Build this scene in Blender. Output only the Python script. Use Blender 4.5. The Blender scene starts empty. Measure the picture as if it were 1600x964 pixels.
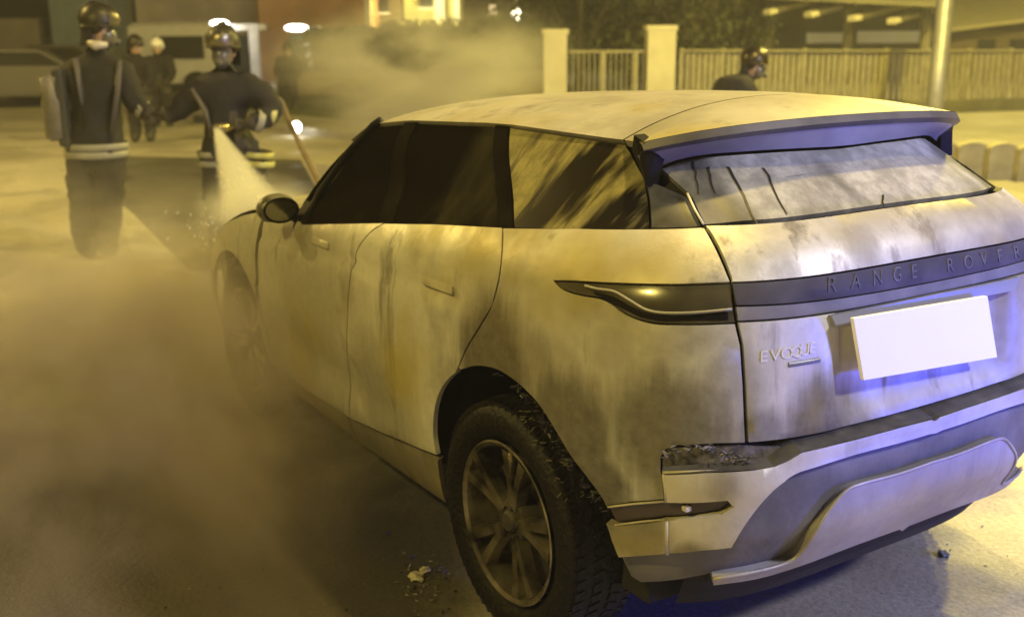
import bpy, bmesh, math, random
import numpy as np
from mathutils import Vector, Matrix
random.seed(7)
sc = bpy.context.scene
PI = math.pi
# ------------------------------------------------------------------ camera
CAMP = np.array([-2.56829195, 2.49552630, 1.83861212])
YAW, PIT, ROL, FPX = -0.562004568, 0.254486965, -0.006105693, 1676.89
_f = np.array([math.cos(PIT)*math.cos(YAW), math.cos(PIT)*math.sin(YAW), -math.sin(PIT)])
_r = np.cross(_f, [0, 0, 1]); _r /= np.linalg.norm(_r); _u = np.cross(_r, _f)
CR = _r*math.cos(ROL)+_u*math.sin(ROL); CU = -_r*math.sin(ROL)+_u*math.cos(ROL); CF = _f
cd = bpy.data.cameras.new('camera'); cam = bpy.data.objects.new('camera', cd)
sc.collection.objects.link(cam); sc.camera = cam
cd.sensor_width = 36; cd.lens = FPX/1600*36; cd.clip_start = .05; cd.clip_end = 2000
M = Matrix.Identity(4)
for i in range(3):
    M[i][0] = CR[i]; M[i][1] = CU[i]; M[i][2] = -CF[i]; M[i][3] = CAMP[i]
cam.matrix_world = M
cd.dof.use_dof = True; cd.dof.focus_distance = 2.9; cd.dof.aperture_fstop = 2.6
# ------------------------------------------------------------------ world: night sky, sun long set
w = bpy.data.worlds.new('World'); sc.world = w; w.use_nodes = True
nt = w.node_tree; bg = nt.nodes['Background']
sky = nt.nodes.new('ShaderNodeTexSky'); sky.sky_type = 'NISHITA'; sky.sun_disc = False
sky.sun_elevation = math.radians(-4); sky.sun_rotation = math.radians(200)
nt.links.new(sky.outputs[0], bg.inputs[0]); bg.inputs[1].default_value = .15
sc.view_settings.view_transform = 'Standard'; sc.view_settings.look = 'None'
sc.view_settings.exposure = 0; sc.view_settings.gamma = 1
sc.cycles.volume_step_rate = 2.0; sc.cycles.volume_bounces = 1; sc.cycles.volume_max_steps = 96
sc.cycles.max_bounces = 6; sc.cycles.transparent_max_bounces = 16
COL = sc.collection
SODIUM = (1.0, .72, .20)

# ------------------------------------------------------------------ helpers
def ray(px, py):
    d = CF+CR*(px-800)/FPX-CU*(py-482)/FPX
    return d
def at(px, py, D):
    return CAMP+ray(px, py)*D
def ground(px, py, z=0.):
    d = ray(px, py); return CAMP+d*((z-CAMP[2])/d[2])
def tag(o, label=None, cat=None, group=None, kind=None):
    if label: o['label'] = label
    if cat: o['category'] = cat
    if group: o['group'] = group
    if kind: o['kind'] = kind
    return o
def link(name, me, mat=None, parent=None, smooth=False):
    o = bpy.data.objects.new(name, me); COL.objects.link(o)
    if mat: me.materials.append(mat)
    if parent: o.parent = parent
    if smooth:
        me.polygons.foreach_set('use_smooth', [True]*len(me.polygons))
    return o
def empty(name, loc=(0, 0, 0), rz=0., parent=None):
    o = bpy.data.objects.new(name, None); COL.objects.link(o); o.location = loc
    o.rotation_euler = (0, 0, rz); o.empty_display_size = .2
    if parent: o.parent = parent
    return o
def thing(name, label, cat, loc=(0, 0, 0), rz=0., group=None):
    return tag(empty(name, loc, rz), label, cat, group)
def done(bm, name, mat=None, parent=None, smooth=False, auto=None):
    bmesh.ops.recalc_face_normals(bm, faces=bm.faces)
    me = bpy.data.meshes.new(name); bm.to_mesh(me); bm.free()
    o = link(name, me, mat, parent, smooth or auto is not None)
    if auto is not None:
        me.set_sharp_from_angle(angle=math.radians(auto))
    return o
def copy_tree(o, parent=None):
    c = o.copy(); COL.objects.link(c)
    if parent: c.parent = parent
    for ch in list(o.children): copy_tree(ch, c)
    return c
def abox(bm, c, s, rz=0., bevel=0., rot=None):
    m = Matrix.Translation(c) @ (rot if rot is not None else Matrix.Rotation(rz, 4, 'Z'))
    r = bmesh.ops.create_cube(bm, size=1, matrix=Matrix.Diagonal((*s, 1)))
    vs = r['verts']
    if bevel:
        es = list({e for v in vs for e in v.link_edges})
        rb = bmesh.ops.bevel(bm, geom=es, offset=bevel, segments=2, affect='EDGES', profile=.5)
        vs = list({v for f in rb['faces'] for v in f.verts} | {v for v in vs if v.is_valid})
    bmesh.ops.transform(bm, matrix=m, verts=[v for v in vs if v.is_valid])
def box(name, c, s, mat, parent=None, rz=0., bevel=0.):
    bm = bmesh.new(); abox(bm, c, s, rz, bevel); return done(bm, name, mat, parent)
def tube(bm, pts, rad, seg=10, caps=True):
    pts = [Vector(p) for p in pts]
    if not hasattr(rad, '__len__'): rad = [rad]*len(pts)
    rings = []
    up = Vector((0, 0, 1))
    for i, p in enumerate(pts):
        t = (pts[min(i+1, len(pts)-1)]-pts[max(i-1, 0)]).normalized()
        a = t.cross(up)
        if a.length < 1e-3: a = t.cross(Vector((1, 0, 0)))
        a.normalize(); b = a.cross(t)
        rings.append([bm.verts.new(p+(a*math.cos(2*PI*k/seg)+b*math.sin(2*PI*k/seg))*rad[i]) for k in range(seg)])
    for i in range(len(rings)-1):
        for k in range(seg):
            bm.faces.new((rings[i][k], rings[i][(k+1) % seg], rings[i+1][(k+1) % seg], rings[i+1][k]))
    if caps:
        bm.faces.new(rings[0][::-1]); bm.faces.new(rings[-1])
def lathe(bm, prof, seg=48, axis='Z', close=False, mat=Matrix.Identity(4)):
    rings = []
    for r, h in prof:
        ring = []
        for k in range(seg):
            a = 2*PI*k/seg
            p = Vector((r*math.cos(a), r*math.sin(a), h)) if axis == 'Z' else Vector((r*math.cos(a), h, r*math.sin(a)))
            ring.append(bm.verts.new(mat @ p))
        rings.append(ring)
    n = len(rings)
    for i in range(n if close else n-1):
        for k in range(seg):
            bm.faces.new((rings[i][k], rings[i][(k+1) % seg], rings[(i+1) % n][(k+1) % seg], rings[(i+1) % n][k]))
def prism(bm, pts, h, m=Matrix.Identity(4)):
    a = [bm.verts.new(m @ Vector((x, y, 0))) for x, y in pts]
    b = [bm.verts.new(m @ Vector((x, y, h))) for x, y in pts]
    bm.faces.new(a[::-1]); bm.faces.new(b)
    for i in range(len(pts)):
        j = (i+1) % len(pts); bm.faces.new((a[i], a[j], b[j], b[i]))
def smooth_line(pts, n=5):
    """open Catmull-Rom through the points"""
    P = [np.array(p, float) for p in pts]; P = [2*P[0]-P[1]]+P+[2*P[-1]-P[-2]]; out = []
    for i in range(1, len(P)-2):
        for k in range(n):
            t = k/n; p0, p1, p2, p3 = P[i-1:i+3]
            out.append(.5*((2*p1)+(-p0+p2)*t+(2*p0-5*p1+4*p2-p3)*t*t+(-p0+3*p1-3*p2+p3)*t**3))
    out.append(P[-2]); return [tuple(p) for p in out]

# ------------------------------------------------------------------ materials
def mat(name, col, rough=.6, metal=0., emit=None, es=1., noise=0., nscale=8., bump=0., bscale=40., spec=.5, coat=0., col2=None, detail=6):
    m = bpy.data.materials.new(name); m.use_nodes = True; n = m.node_tree; b = n.nodes['Principled BSDF']
    b.inputs['Base Color'].default_value = (*col, 1); b.inputs['Roughness'].default_value = rough
    b.inputs['Metallic'].default_value = metal; b.inputs['Specular IOR Level'].default_value = spec
    b.inputs['Coat Weight'].default_value = coat
    if emit: b.inputs['Emission Color'].default_value = (*emit, 1); b.inputs['Emission Strength'].default_value = es
    if noise or bump or col2:
        tc = n.nodes.new('ShaderNodeTexCoord')
        def nz(s, d=detail):
            x = n.nodes.new('ShaderNodeTexNoise'); x.inputs['Scale'].default_value = s; x.inputs['Detail'].default_value = d
            n.links.new(tc.outputs['Object'], x.inputs['Vector']); return x
        if noise or col2:
            x = nz(nscale); r = n.nodes.new('ShaderNodeValToRGB')
            r.color_ramp.elements[0].position = .35; r.color_ramp.elements[1].position = .68
            c2 = col2 or tuple(c*(1-noise) for c in col)
            r.color_ramp.elements[0].color = (*c2, 1); r.color_ramp.elements[1].color = (*col, 1)
            n.links.new(x.outputs['Fac'], r.inputs[0]); n.links.new(r.outputs[0], b.inputs['Base Color'])
        if bump:
            x = nz(bscale); bp = n.nodes.new('ShaderNodeBump'); bp.inputs['Strength'].default_value = bump
            bp.inputs['Distance'].default_value = .01
            n.links.new(x.outputs['Fac'], bp.inputs['Height']); n.links.new(bp.outputs[0], b.inputs['Normal'])
    return m
class NG:
    def __init__(s, m): s.n = m.node_tree.nodes; s.l = m.node_tree.links
    def add(s, t, **k):
        x = s.n.new(t)
        for a, v in k.items():
            if a.startswith('i_'): x.inputs[int(a[2:])].default_value = v
            else: setattr(x, a, v)
        return x
    def math(s, op, a, b=None, clamp=False):
        x = s.n.new('ShaderNodeMath'); x.operation = op; x.use_clamp = clamp
        for i, v in enumerate((a, b)):
            if v is None: continue
            if isinstance(v, (int, float)): x.inputs[i].default_value = v
            else: s.l.new(v, x.inputs[i])
        return x.outputs[0]
    def noise(s, vec, scale, detail=5, rough=.6, mapscale=None, loc=None):
        if mapscale or loc:
            mp = s.n.new('ShaderNodeMapping')
            if mapscale: mp.inputs['Scale'].default_value = mapscale
            if loc: mp.inputs['Location'].default_value = loc
            s.l.new(vec, mp.inputs[0]); vec = mp.outputs[0]
        x = s.n.new('ShaderNodeTexNoise'); x.inputs['Scale'].default_value = scale
        x.inputs['Detail'].default_value = detail; x.inputs['Roughness'].default_value = rough
        s.l.new(vec, x.inputs['Vector']); return x.outputs['Fac']
    def ramp(s, fac, lo, hi):
        x = s.n.new('ShaderNodeMapRange'); x.interpolation_type = 'SMOOTHSTEP'
        x.inputs['From Min'].default_value = lo; x.inputs['From Max'].default_value = hi
        s.l.new(fac, x.inputs['Value']); return x.outputs[0]
    def mix(s, fac, a, b):
        x = s.n.new('ShaderNodeMix'); x.data_type = 'RGBA'
        if isinstance(fac, (int, float)): x.inputs[0].default_value = fac
        else: s.l.new(fac, x.inputs[0])
        for i, v in ((6, a), (7, b)):
            if isinstance(v, tuple): x.inputs[i].default_value = (*v, 1)
            else: s.l.new(v, x.inputs[i])
        return x.outputs[2]
    def dist(s, vec, p, sc=(1, 1, 1)):
        a = s.n.new('ShaderNodeVectorMath'); a.operation = 'SUBTRACT'; a.inputs[1].default_value = p; s.l.new(vec, a.inputs[0])
        c = s.n.new('ShaderNodeVectorMath'); c.operation = 'MULTIPLY'; c.inputs[1].default_value = sc; s.l.new(a.outputs[0], c.inputs[0])
        d = s.n.new('ShaderNodeVectorMath'); d.operation = 'LENGTH'; s.l.new(c.outputs[0], d.inputs[0]); return d.outputs['Value']

def paint_mat(name, base, soot=.5, rough=.42, metal=.25, marks=()):
    """silver paint scorched by fire: soot veils, runs of dirty water and soot rings of given centres (x,y,z,radius,strength)"""
    m = bpy.data.materials.new(name); m.use_nodes = True; g = NG(m); b = g.n['Principled BSDF']
    tc = g.add('ShaderNodeTexCoord'); v = tc.outputs['Object']
    big = g.noise(v, 2.2, 4, .6); runs = g.noise(v, 3.0, 5, .65, mapscale=(2.6, 2.6, .35)); fine = g.noise(v, 26, 6, .7)
    f = g.math('MULTIPLY', g.ramp(big, .42, .70), soot*.8)
    f = g.math('MAXIMUM', f, g.math('MULTIPLY', g.ramp(runs, .48, .72), soot))
    for (x, y, z, r, st) in marks:
        d = g.dist(v, (x, y, z)); d = g.math('ADD', d, g.math('MULTIPLY', g.math('SUBTRACT', runs, .5), r*1.1))
        k = g.add('ShaderNodeMapRange'); k.interpolation_type = 'SMOOTHSTEP'
        k.inputs['From Min'].default_value = r*1.25; k.inputs['From Max'].default_value = r*.45
        g.l.new(d, k.inputs['Value'])
        f = g.math('MAXIMUM', f, g.math('MULTIPLY', k.outputs[0], st))
    f = g.math('ADD', f, g.math('MULTIPLY', g.math('SUBTRACT', fine, .5), .34), clamp=True)
    col = g.mix(f, base, (.035, .028, .02))
    yellow_mask = g.ramp(g.noise(v, 1.7, 3, .5, loc=(4, 2, 9)), .5, .72)
    st2 = g.math('MULTIPLY', yellow_mask, .75)
    col = g.mix(st2, col, (.40, .33, .07))  # strong yellow mixed in by large soft noise patches
    bf = g.math('MULTIPLY', g.ramp(g.noise(v, 1.2, 5, .6, loc=(11, 3, 5)), .34, .64), .45)
    col = g.mix(bf, col, (.17, .135, .085))
    g.l.new(col, b.inputs['Base Color']); b.inputs['Metallic'].default_value = metal
    g.l.new(g.math('ADD', g.math('MULTIPLY', f, .35), rough), b.inputs['Roughness'])
    bp = g.add('ShaderNodeBump'); bp.inputs['Strength'].default_value = .35; bp.inputs['Distance'].default_value = .006
    g.l.new(g.noise(v, 14, 6, .65), bp.inputs['Height']); g.l.new(bp.outputs[0], b.inputs['Normal'])
    return m
CARM = [(.0, .95, .88, .25, .9), (-.34, .93, .78, .22, .85), (-.62, .82, .84, .22, .8), (-.46, .91, .66, .14, .85), (-.2, .95, .93, .13, .6), (-.3, .95, .95, .12, .35),
        (-.74, .60, .84, .10, .7), (-.75, .40, .83, .17, .9), (-.74, .70, .95, .16, .5), (-.5, .93, 1.05, .12, .35), (-.15, .95, .62, .3, .5), (.75, .95, .55, .3, .5), (1.15, .95, .6, .2, .35), (.55, .95, .95, .25, .25), (1.6, .95, .62, .75, .38), (.1, .95, 1.0, .10, .5), (-.66, .76, .90, .13, .7), (-.62, .80, .74, .15, .6), (-.36, .93, .68, .14, .6), (-.77, .35, .95, .07, .4), (-.74, .52, 1.27, .08, .5), (-.77, .30, .78, .12, .7), (-.70, .60, 1.30, .07, .45), (-.7, .25, 1.27, .09, .55), (-.7, -.05, 1.26, .08, .5),
        (1.55, .95, .55, .24, .5), (2.2, .95, .8, .35, .45)]
PAINT = paint_mat('scorched_silver_paint', (.66, .65, .60), .72, marks=CARM)
ROOFP = paint_mat('sooty_roof_paint', (.46, .44, .36), .55, rough=.48)
SILL = paint_mat('dirty_sill_paint', (.26, .24, .21), .6)
TRIM = mat('sooty_grey_trim', (.15, .145, .15), .6, noise=.45, nscale=7, bump=.2)
SKIDM = paint_mat('satin_skid_metal', (.42, .41, .42), .35, rough=.45, metal=.4)
BLACKG = mat('gloss_black_trim', (.012, .011, .011), .5, noise=.3, spec=.04)
DARK = mat('dark_cavity', (.008, .007, .006), .9)
RUBBER = mat('burnt_rubber', (.006, .0055, .005), .55, noise=.5, nscale=20, bump=.8, bscale=60, spec=.22)
ALLOY = mat('sooty_alloy', (.52, .47, .36), .28, metal=.9, noise=.9, nscale=9)
ALLOYD = mat('blackened_alloy', (.05, .044, .038), .7, metal=.2, noise=.5, nscale=14)

def glass_mat(name, amt, loc=(0, 0, 0), base=(.012, .010, .008), streak=(.30, .28, .18), scale=(5.5, 5.5, .75), lo=.5, hi=.62, slant=.0, rough=.25, sp=.1):
    m = bpy.data.materials.new(name); m.use_nodes = True; g = NG(m); b = g.n['Principled BSDF']
    tc = g.add('ShaderNodeTexCoord')
    mp = g.add('ShaderNodeMapping'); mp.inputs['Rotation'].default_value = (0, slant, 0); mp.inputs['Location'].default_value = loc
    g.l.new(tc.outputs['Object'], mp.inputs[0]); v = mp.outputs[0]
    a = g.ramp(g.noise(v, 1.0, 4, .55, mapscale=scale), lo, hi)
    c = g.ramp(g.noise(v, 9, 5, .7, mapscale=(1.6, 1.6, .5)), .35, .7)
    f = g.math('MULTIPLY', g.math('MULTIPLY', a, g.math('ADD', g.math('MULTIPLY', c, .5), .5)), amt)
    g.l.new(g.mix(f, base, streak), b.inputs['Base Color'])
    g.l.new(g.math('ADD', g.math('MULTIPLY', f, .5), rough), b.inputs['Roughness'])
    b.inputs['Specular IOR Level'].default_value = sp
    return m
GLASS_SIDE = glass_mat('smoke_blackened_glass', .07, scale=(2, 2, .6), rough=.6, sp=0., base=(.006, .005, .004))
GLASS_QTR = glass_mat('streaked_quarter_glass', .8, loc=(.42, 0, 0), slant=.14, streak=(.36, .33, .18), scale=(8.5, 2, .7), lo=.43, hi=.55, rough=.4, sp=.05)
GLASS_REAR = glass_mat('ash_streaked_rear_glass', .95, base=(.05, .05, .052), streak=(.46, .46, .46), scale=(1.4, 3.4, 1.4), lo=.28, hi=.62, rough=.4, sp=.2)
# ------------------------------------------------------------------ the car's outer surface S(v, z)
def interp(z, t):
    zs = [a for a, _ in t]; vs = [b for _, b in t]
    z = min(max(z, zs[0]), zs[-1]); i = max(0, min(len(zs)-2, int(np.searchsorted(zs, z))-1))
    def m(k):
        if k == 0: return (vs[1]-vs[0])/(zs[1]-zs[0])
        if k == len(zs)-1: return (vs[-1]-vs[-2])/(zs[-1]-zs[-2])
        a = (vs[k]-vs[k-1])/(zs[k]-zs[k-1]); b = (vs[k+1]-vs[k])/(zs[k+1]-zs[k])
        return 0 if a*b <= 0 else 2*a*b/(a+b)
    h = zs[i+1]-zs[i]; t = (z-zs[i])/h
    return (2*t**3-3*t*t+1)*vs[i]+(t**3-2*t*t+t)*h*m(i)+(-2*t**3+3*t*t)*vs[i+1]+(t**3-t*t)*h*m(i+1)
XC = .5
ZR = [(.2, -.60), (.33, -.69), (.45, -.745), (.58, -.80), (.72, -.80), (.76, -.785), (.9, -.78), (1.05, -.77), (1.2, -.755), (1.26, -.735), (1.33, -.67), (1.36, -.63), (1.5, -.42), (1.6, -.28)]
ZW = [(.2, .86), (.33, .91), (.5, .945), (.75, .96), (.95, .958), (1.08, .948), (1.16, .935), (1.22, .91), (1.28, .865), (1.34, .81), (1.5, .69), (1.6, .615)]
ZN = [(.2, 4.4), (1.15, 4.4), (1.3, 4.0), (1.6, 3.4)]
def sst(a, b, x):
    t = min(1, max(0, (x-a)/(b-a))); return t*t*(3-2*t)
def WW(x, z):
    sh = .13*min(1.2, max(0, (x-.1)/1.4))*sst(.7, 1.05, z)*(1-sst(1.25, 1.48, z)); t = max(0, x-2.2)
    return interp(z+sh, ZW)*(1-.045*t*t-.008*t)
def SP(v, z):
    a = XC-interp(z, ZR); n = interp(z, ZN)
    if v < 0: p, q = v, 1.
    elif v > PI: p, q = -(v-PI), -1.
    else:
        s, c = math.sin(v), math.cos(v); r = (abs(s)**n+abs(c)**n)**(-1/n); p, q = r*s, r*c
    x = XC-p*a
    return np.array([x, q*WW(x, z), z])
def FS(P):
    x, y, z = P; a = XC-interp(z, ZR); W = WW(x, z); n = interp(z, ZN); p = (XC-x)/a
    if p < 0: return abs(y)/W-1
    return (abs(p)**n+abs(y/W)**n)**(1/n)-1
def VZ(P):
    x, y, z = P; a = XC-interp(z, ZR); W = WW(x, z); p = (XC-x)/a
    if p < 0: return (p, z) if y > 0 else (PI-p, z)
    return (math.atan2(p, y/W), z)
def NS(v, z):
    e = .004; a = SP(v-e, z); b = SP(v+e, z); c = SP(v, z-e); d = SP(v, z+e)
    n = np.cross(b-a, d-c); n /= np.linalg.norm(n)+1e-12
    P = SP(v, z)
    if n[0]*(P[0]-.5)+n[1]*P[1] < 0: n = -n
    return n
def hit(px, py):
    d = ray(px, py); d = d/np.linalg.norm(d); t = 1.6
    while t < 8:
        t2 = t+.03
        if FS(CAMP+d*t2) <= 0:
            for _ in range(22):
                m = (t+t2)/2
                if FS(CAMP+d*m) <= 0: t2 = m
                else: t = m
            return CAMP+d*t2
        t = t2
    return None
def P2V(pts):
    out = []
    for p in pts:
        h = hit(*p)
        if h is None: print('MISS', p); continue
        out.append(VZ(h))
    return out
def X2V(x, z, y=1):
    """side point given by x and z"""
    W = WW(x, z); a = XC-interp(z, ZR); p = (XC-x)/a
    if p < 0: return (p, z)
    n = interp(z, ZN); qq = max(1e-4, 1-min(.9999, p)**n)**(1/n)
    return (math.atan2(p, qq), z)
def mirror(pts): return [(PI-v, z) for v, z in pts][::-1]
def inset(pts, d):
    """move a vz outline inwards by d metres"""
    n = len(pts); A = sum(pts[i][0]*pts[(i+1) % n][1]-pts[(i+1) % n][0]*pts[i][1] for i in range(n))
    s = 1 if A > 0 else -1; out = []
    for i in range(n):
        a, b, c = np.array(pts[i-1]), np.array(pts[i]), np.array(pts[(i+1) % n])
        e1 = b-a; e2 = c-b; n1 = np.array([-e1[1], e1[0]])*s; n2 = np.array([-e2[1], e2[0]])*s
        n1 /= np.linalg.norm(n1)+1e-9; n2 /= np.linalg.norm(n2)+1e-9
        m = n1+n2; L = np.linalg.norm(m)
        m = n1 if L < .3 else m/L*min(1.8, 1/max(.3, np.dot(m/L, n1)))
        out.append((b[0]+m[0]*d/1.2, b[1]+m[1]*d))
    return out
def dedupe(pts, e=.0015):
    out = []
    for p in pts:
        if not out or abs(p[0]-out[-1][0])+abs(p[1]-out[-1][1]) > e: out.append(p)
    if abs(out[0][0]-out[-1][0])+abs(out[0][1]-out[-1][1]) <= e: out.pop()
    return out
def panel(name, pts, mt, parent, off=0., depth=.018, gap=.003, gv=.045, gz=.03, offf=None, lip=.004):
    pts = dedupe(pts)
    if gap: pts = inset(pts, gap)
    bm = bmesh.new(); vs = [bm.verts.new((v, z, 0)) for v, z in pts]; bm.faces.new(vs)
    v0 = min(p[0] for p in pts); v1 = max(p[0] for p in pts); z0 = min(p[1] for p in pts); z1 = max(p[1] for p in pts)
    def cut(c, n):
        bmesh.ops.bisect_plane(bm, geom=bm.verts[:]+bm.edges[:]+bm.faces[:], dist=1e-5, plane_co=c, plane_no=n)
    k = math.floor(v0/gv)+1
    while k*gv < v1: cut((k*gv, 0, 0), (1, 0, 0)); k += 1
    k = math.floor(z0/gz)+1
    while k*gz < z1: cut((0, k*gz, 0), (0, 1, 0)); k += 1
    bnd = [e for e in bm.edges if e.is_boundary]
    bset = {v for e in bnd for v in e.verts}
    r = bmesh.ops.extrude_edge_only(bm, edges=bnd)
    nv = [g for g in r['geom'] if isinstance(g, bmesh.types.BMVert)]
    nset = set(nv)
    for v in bm.verts:
        vv, z = v.co.x, v.co.y; o = off+(offf(vv, z) if offf else 0)
        if v in nset: o -= depth
        elif v in bset: o -= lip*.35
        p = SP(vv, z)+NS(vv, z)*o; v.co = p
    side = {f for f in bm.faces if any(v in nset for v in f.verts)}
    bm.normal_update()
    s = 0
    for f in bm.faces:
        if f not in side:
            c = f.calc_center_median(); s += f.normal.dot(Vector((c.x-.5 if c.x < .5 else 0, c.y, 0)))*f.calc_area()
    for f in bm.faces: f.smooth = f not in side
    for e in bnd:
        if e.is_valid: e.smooth = False
    if s < 0: bmesh.ops.reverse_faces(bm, faces=bm.faces[:])
    me = bpy.data.meshes.new(name); bm.to_mesh(me); bm.free()
    return link(name, me, mt, parent)
# ------------------------------------------------------------------ lights (each in its own lamp)
def lamp_light(name, loc, power, col, size=.3, typ='POINT', target=None, spot=2.2, parent=None):
    L = bpy.data.lights.new(name, typ); L.energy = power; L.color = col
    if typ in ('POINT', 'SPOT'): L.shadow_soft_size = size
    if typ == 'SPOT': L.spot_size = spot; L.spot_blend = .6
    o = bpy.data.objects.new(name, L); COL.objects.link(o); o.location = loc
    if target is not None: o.rotation_euler = (Vector(target)-Vector(loc)).to_track_quat('-Z', 'Y').to_euler()
    if parent: o.parent = parent
    return o
METAL = mat('galvanised_pole', (.42, .42, .41), .5, metal=.6, noise=.2)
def street_lamp(x, y, h, power, label, col=SODIUM, arm=1.2, rz=0., size=.22):
    t = thing('street_lamp', label, 'street lamp', (x, y, 0), rz, 'street lamps along the road')
    bm = bmesh.new(); tube(bm, [(0, 0, 0), (0, 0, h*.5), (0, 0, h), (arm*.3, 0, h+.25), (arm, 0, h+.3)], [.09, .075, .05, .045, .04], 12); done(bm, 'pole', METAL, t, smooth=True)
    bm = bmesh.new(); abox(bm, (arm+.2, 0, h+.33), (.6, .24, .12), 0, .04); done(bm, 'lamp_head', METAL, t)
    bm = bmesh.new(); abox(bm, (arm+.22, 0, h+.255), (.42, .18, .03), 0, .012); done(bm, 'lamp_glass', mat('lit_sodium_glass', (1, .7, .3), .4, emit=col, es=30), t)
    lamp_light('lamp_light', (arm+.22, 0, h+.12), power, col, size, parent=t)
    return t
# ------------------------------------------------------------------ the burnt car (left side traced, right side mirrored)
car = thing('burnt_car', 'silver off-road car scorched by fire, soot-stained, with blackened windows and a blank white number plate', 'car')
# outlines in photo pixels, put onto the surface S
arch = P2V(smooth_line([(682, 712), (677, 680), (679, 640), (690, 607), (712, 583), (742, 573), (775, 578), (805, 597), (830, 620), (846, 640), (866, 672), (890, 712), (915, 745), (937, 775), (950, 800)], 4))
belt = P2V([(475, 350), (520, 349), (600, 347), (680, 349), (785, 354), (900, 355), (1000, 356), (1060, 355), (1100, 353)])
beltx = [(.5-b[0]*1.25 if b[0] < 0 else None, b[1]) for b in belt]
topl = P2V([(585, 195), (640, 190), (700, 192), (800, 197), (900, 211), (950, 218), (975, 221)])
lampU = P2V(smooth_line([(866, 439), (900, 440), (960, 443), (1050, 445), (1143, 442)], 4))
lampL = P2V(smooth_line([(866, 439), (880, 452), (905, 460), (935, 465), (955, 474), (975, 489), (1000, 500), (1030, 506), (1090, 507), (1150, 505)], 4))
shut_hi = P2V(smooth_line([(1100, 353), (1118, 385), (1132, 415), (1143, 442)], 3))
shut_lo = P2V([(1150, 505), (1158, 540), (1162, 600), (1164, 650), (1166, 693)])
Bgap = P2V(smooth_line([(600, 348), (577, 364), (558, 390), (548, 425), (543, 480), (541, 560), (542, 620), (546, 654)], 4))
Cgap = P2V(smooth_line([(785, 355), (784, 390), (779, 435), (767, 478), (748, 512), (728, 545), (712, 583)], 4))
sill_line = P2V([(546, 654), (600, 680), (682, 712)])
zs0 = sill_line[0][1]; zs1 = sill_line[-1][1]
# front door: forward edge at x = 1.98
zb = .34
fdoor = Bgap + [X2V(1.6, zb), X2V(1.99, .36), X2V(2.02, .6), X2V(2.0, .85), X2V(1.97, 1.03), X2V(1.93, 1.075), X2V(1.7, 1.085)] + P2V([(475, 350), (520, 349)])
rdoor = [(Bgap[0][0]+.001, Bgap[0][1])]+belt[3:5]+Cgap[1:]+[p for p in arch if p[0] < Cgap[-1][0]-.005][::-1]
rdoor = rdoor[:-1]+[arch[0]]+sill_line[::-1][1:]+Bgap[::-1][1:-1]
a_i = [i for i, p in enumerate(arch) if p[0] >= Cgap[-1][0]+.004][0]
quarter = [Cgap[0]]+belt[5:8]+shut_hi+lampU[::-1][1:]+lampL[1:]+shut_lo[1:]
quarter += P2V([(1120, 694), (1060, 697), (1042, 703), (1033, 716), (1034, 736), (1037, 760), (1039, 781), (990, 785), (950, 791)])
quarter += arch[a_i:-1][::-1]+Cgap[::-1][1:-1]
def both(name, pts, *a, **k):
    o = panel(name, pts, *a, **k); panel(name, mirror(pts), *a, **k); return o
body = empty('body', parent=car)
def fold(v, z):   # shoulder crease that runs along the doors, and the muscle over the rear arch
    x = .5-v*1.27 if v < 0 else .5-1.2*math.sin(min(v, 1.57)); o = 0
    o += .010*math.exp(-((z-(1.05 if x > .6 else 1.05+.10*(.6-x)))/.035)**2)*sst(2.6, 1.8, x) if False else 0
    o += -.012*math.exp(-((z-(1.00+.05*(1.4-x)))/.018)**2)*sst(-.1, .3, x)*(1-sst(1.9, 2.2, x))
    o += -.016*math.exp(-((z-.52)/.10)**2)*sst(.5, .8, x)*(1-sst(1.8, 2.2, x))
    return o
def foldL(v, z): return fold(v if v < PI/2 else PI-v, z)
fd = both('door', fdoor, PAINT, body, offf=foldL)
rd = both('door', rdoor, PAINT, body, offf=foldL)
both('quarter_panel', quarter, PAINT, body)
sill = [X2V(.40, .44)]+[(p[0]+0, p[1]-.012) for p in sill_line[::-1]]+[X2V(1.6, zb-.012), X2V(1.99, .345), X2V(2.0, .24), X2V(1.2, .22), X2V(.45, .25)]
both('sill', sill, SILL, body, off=-.012, gap=.002)
# door handles: flush bars
for hx, hz in ((1.32, 1.035), (.33, 1.06)):
    for mr in (0, 1):
        hp = [X2V(hx+.10, hz-.012), X2V(hx-.10, hz-.006), X2V(hx-.10, hz+.018), X2V(hx+.10, hz+.012)]
        panel('door_handle', mirror(hp) if mr else hp, PAINT, body, off=.004, depth=.01, gap=0, gv=.03)
# fender and front end
FS_ = .60
def fx(x): return 1.97+(x-1.97)*FS_ if x > 1.97 else x
fw = fx(2.681)
arcf = [X2V(fw-.42*math.cos(a), .40+.42*math.sin(a)) for a in np.linspace(-.1, PI+.1, 22)]
fender = [X2V(2.03, .36), X2V(2.05, .6), X2V(2.03, .85), X2V(2.0, 1.03), X2V(1.97, 1.075), X2V(fx(2.4), 1.02), X2V(fx(2.75), .96), X2V(fx(3.05), .88), X2V(fx(3.25), .76), X2V(fx(3.32), .4)]
fender = [p for p in fender[:1]] + fender[1:] + arcf[::-1]
both('fender', fender, PAINT, body)
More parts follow.
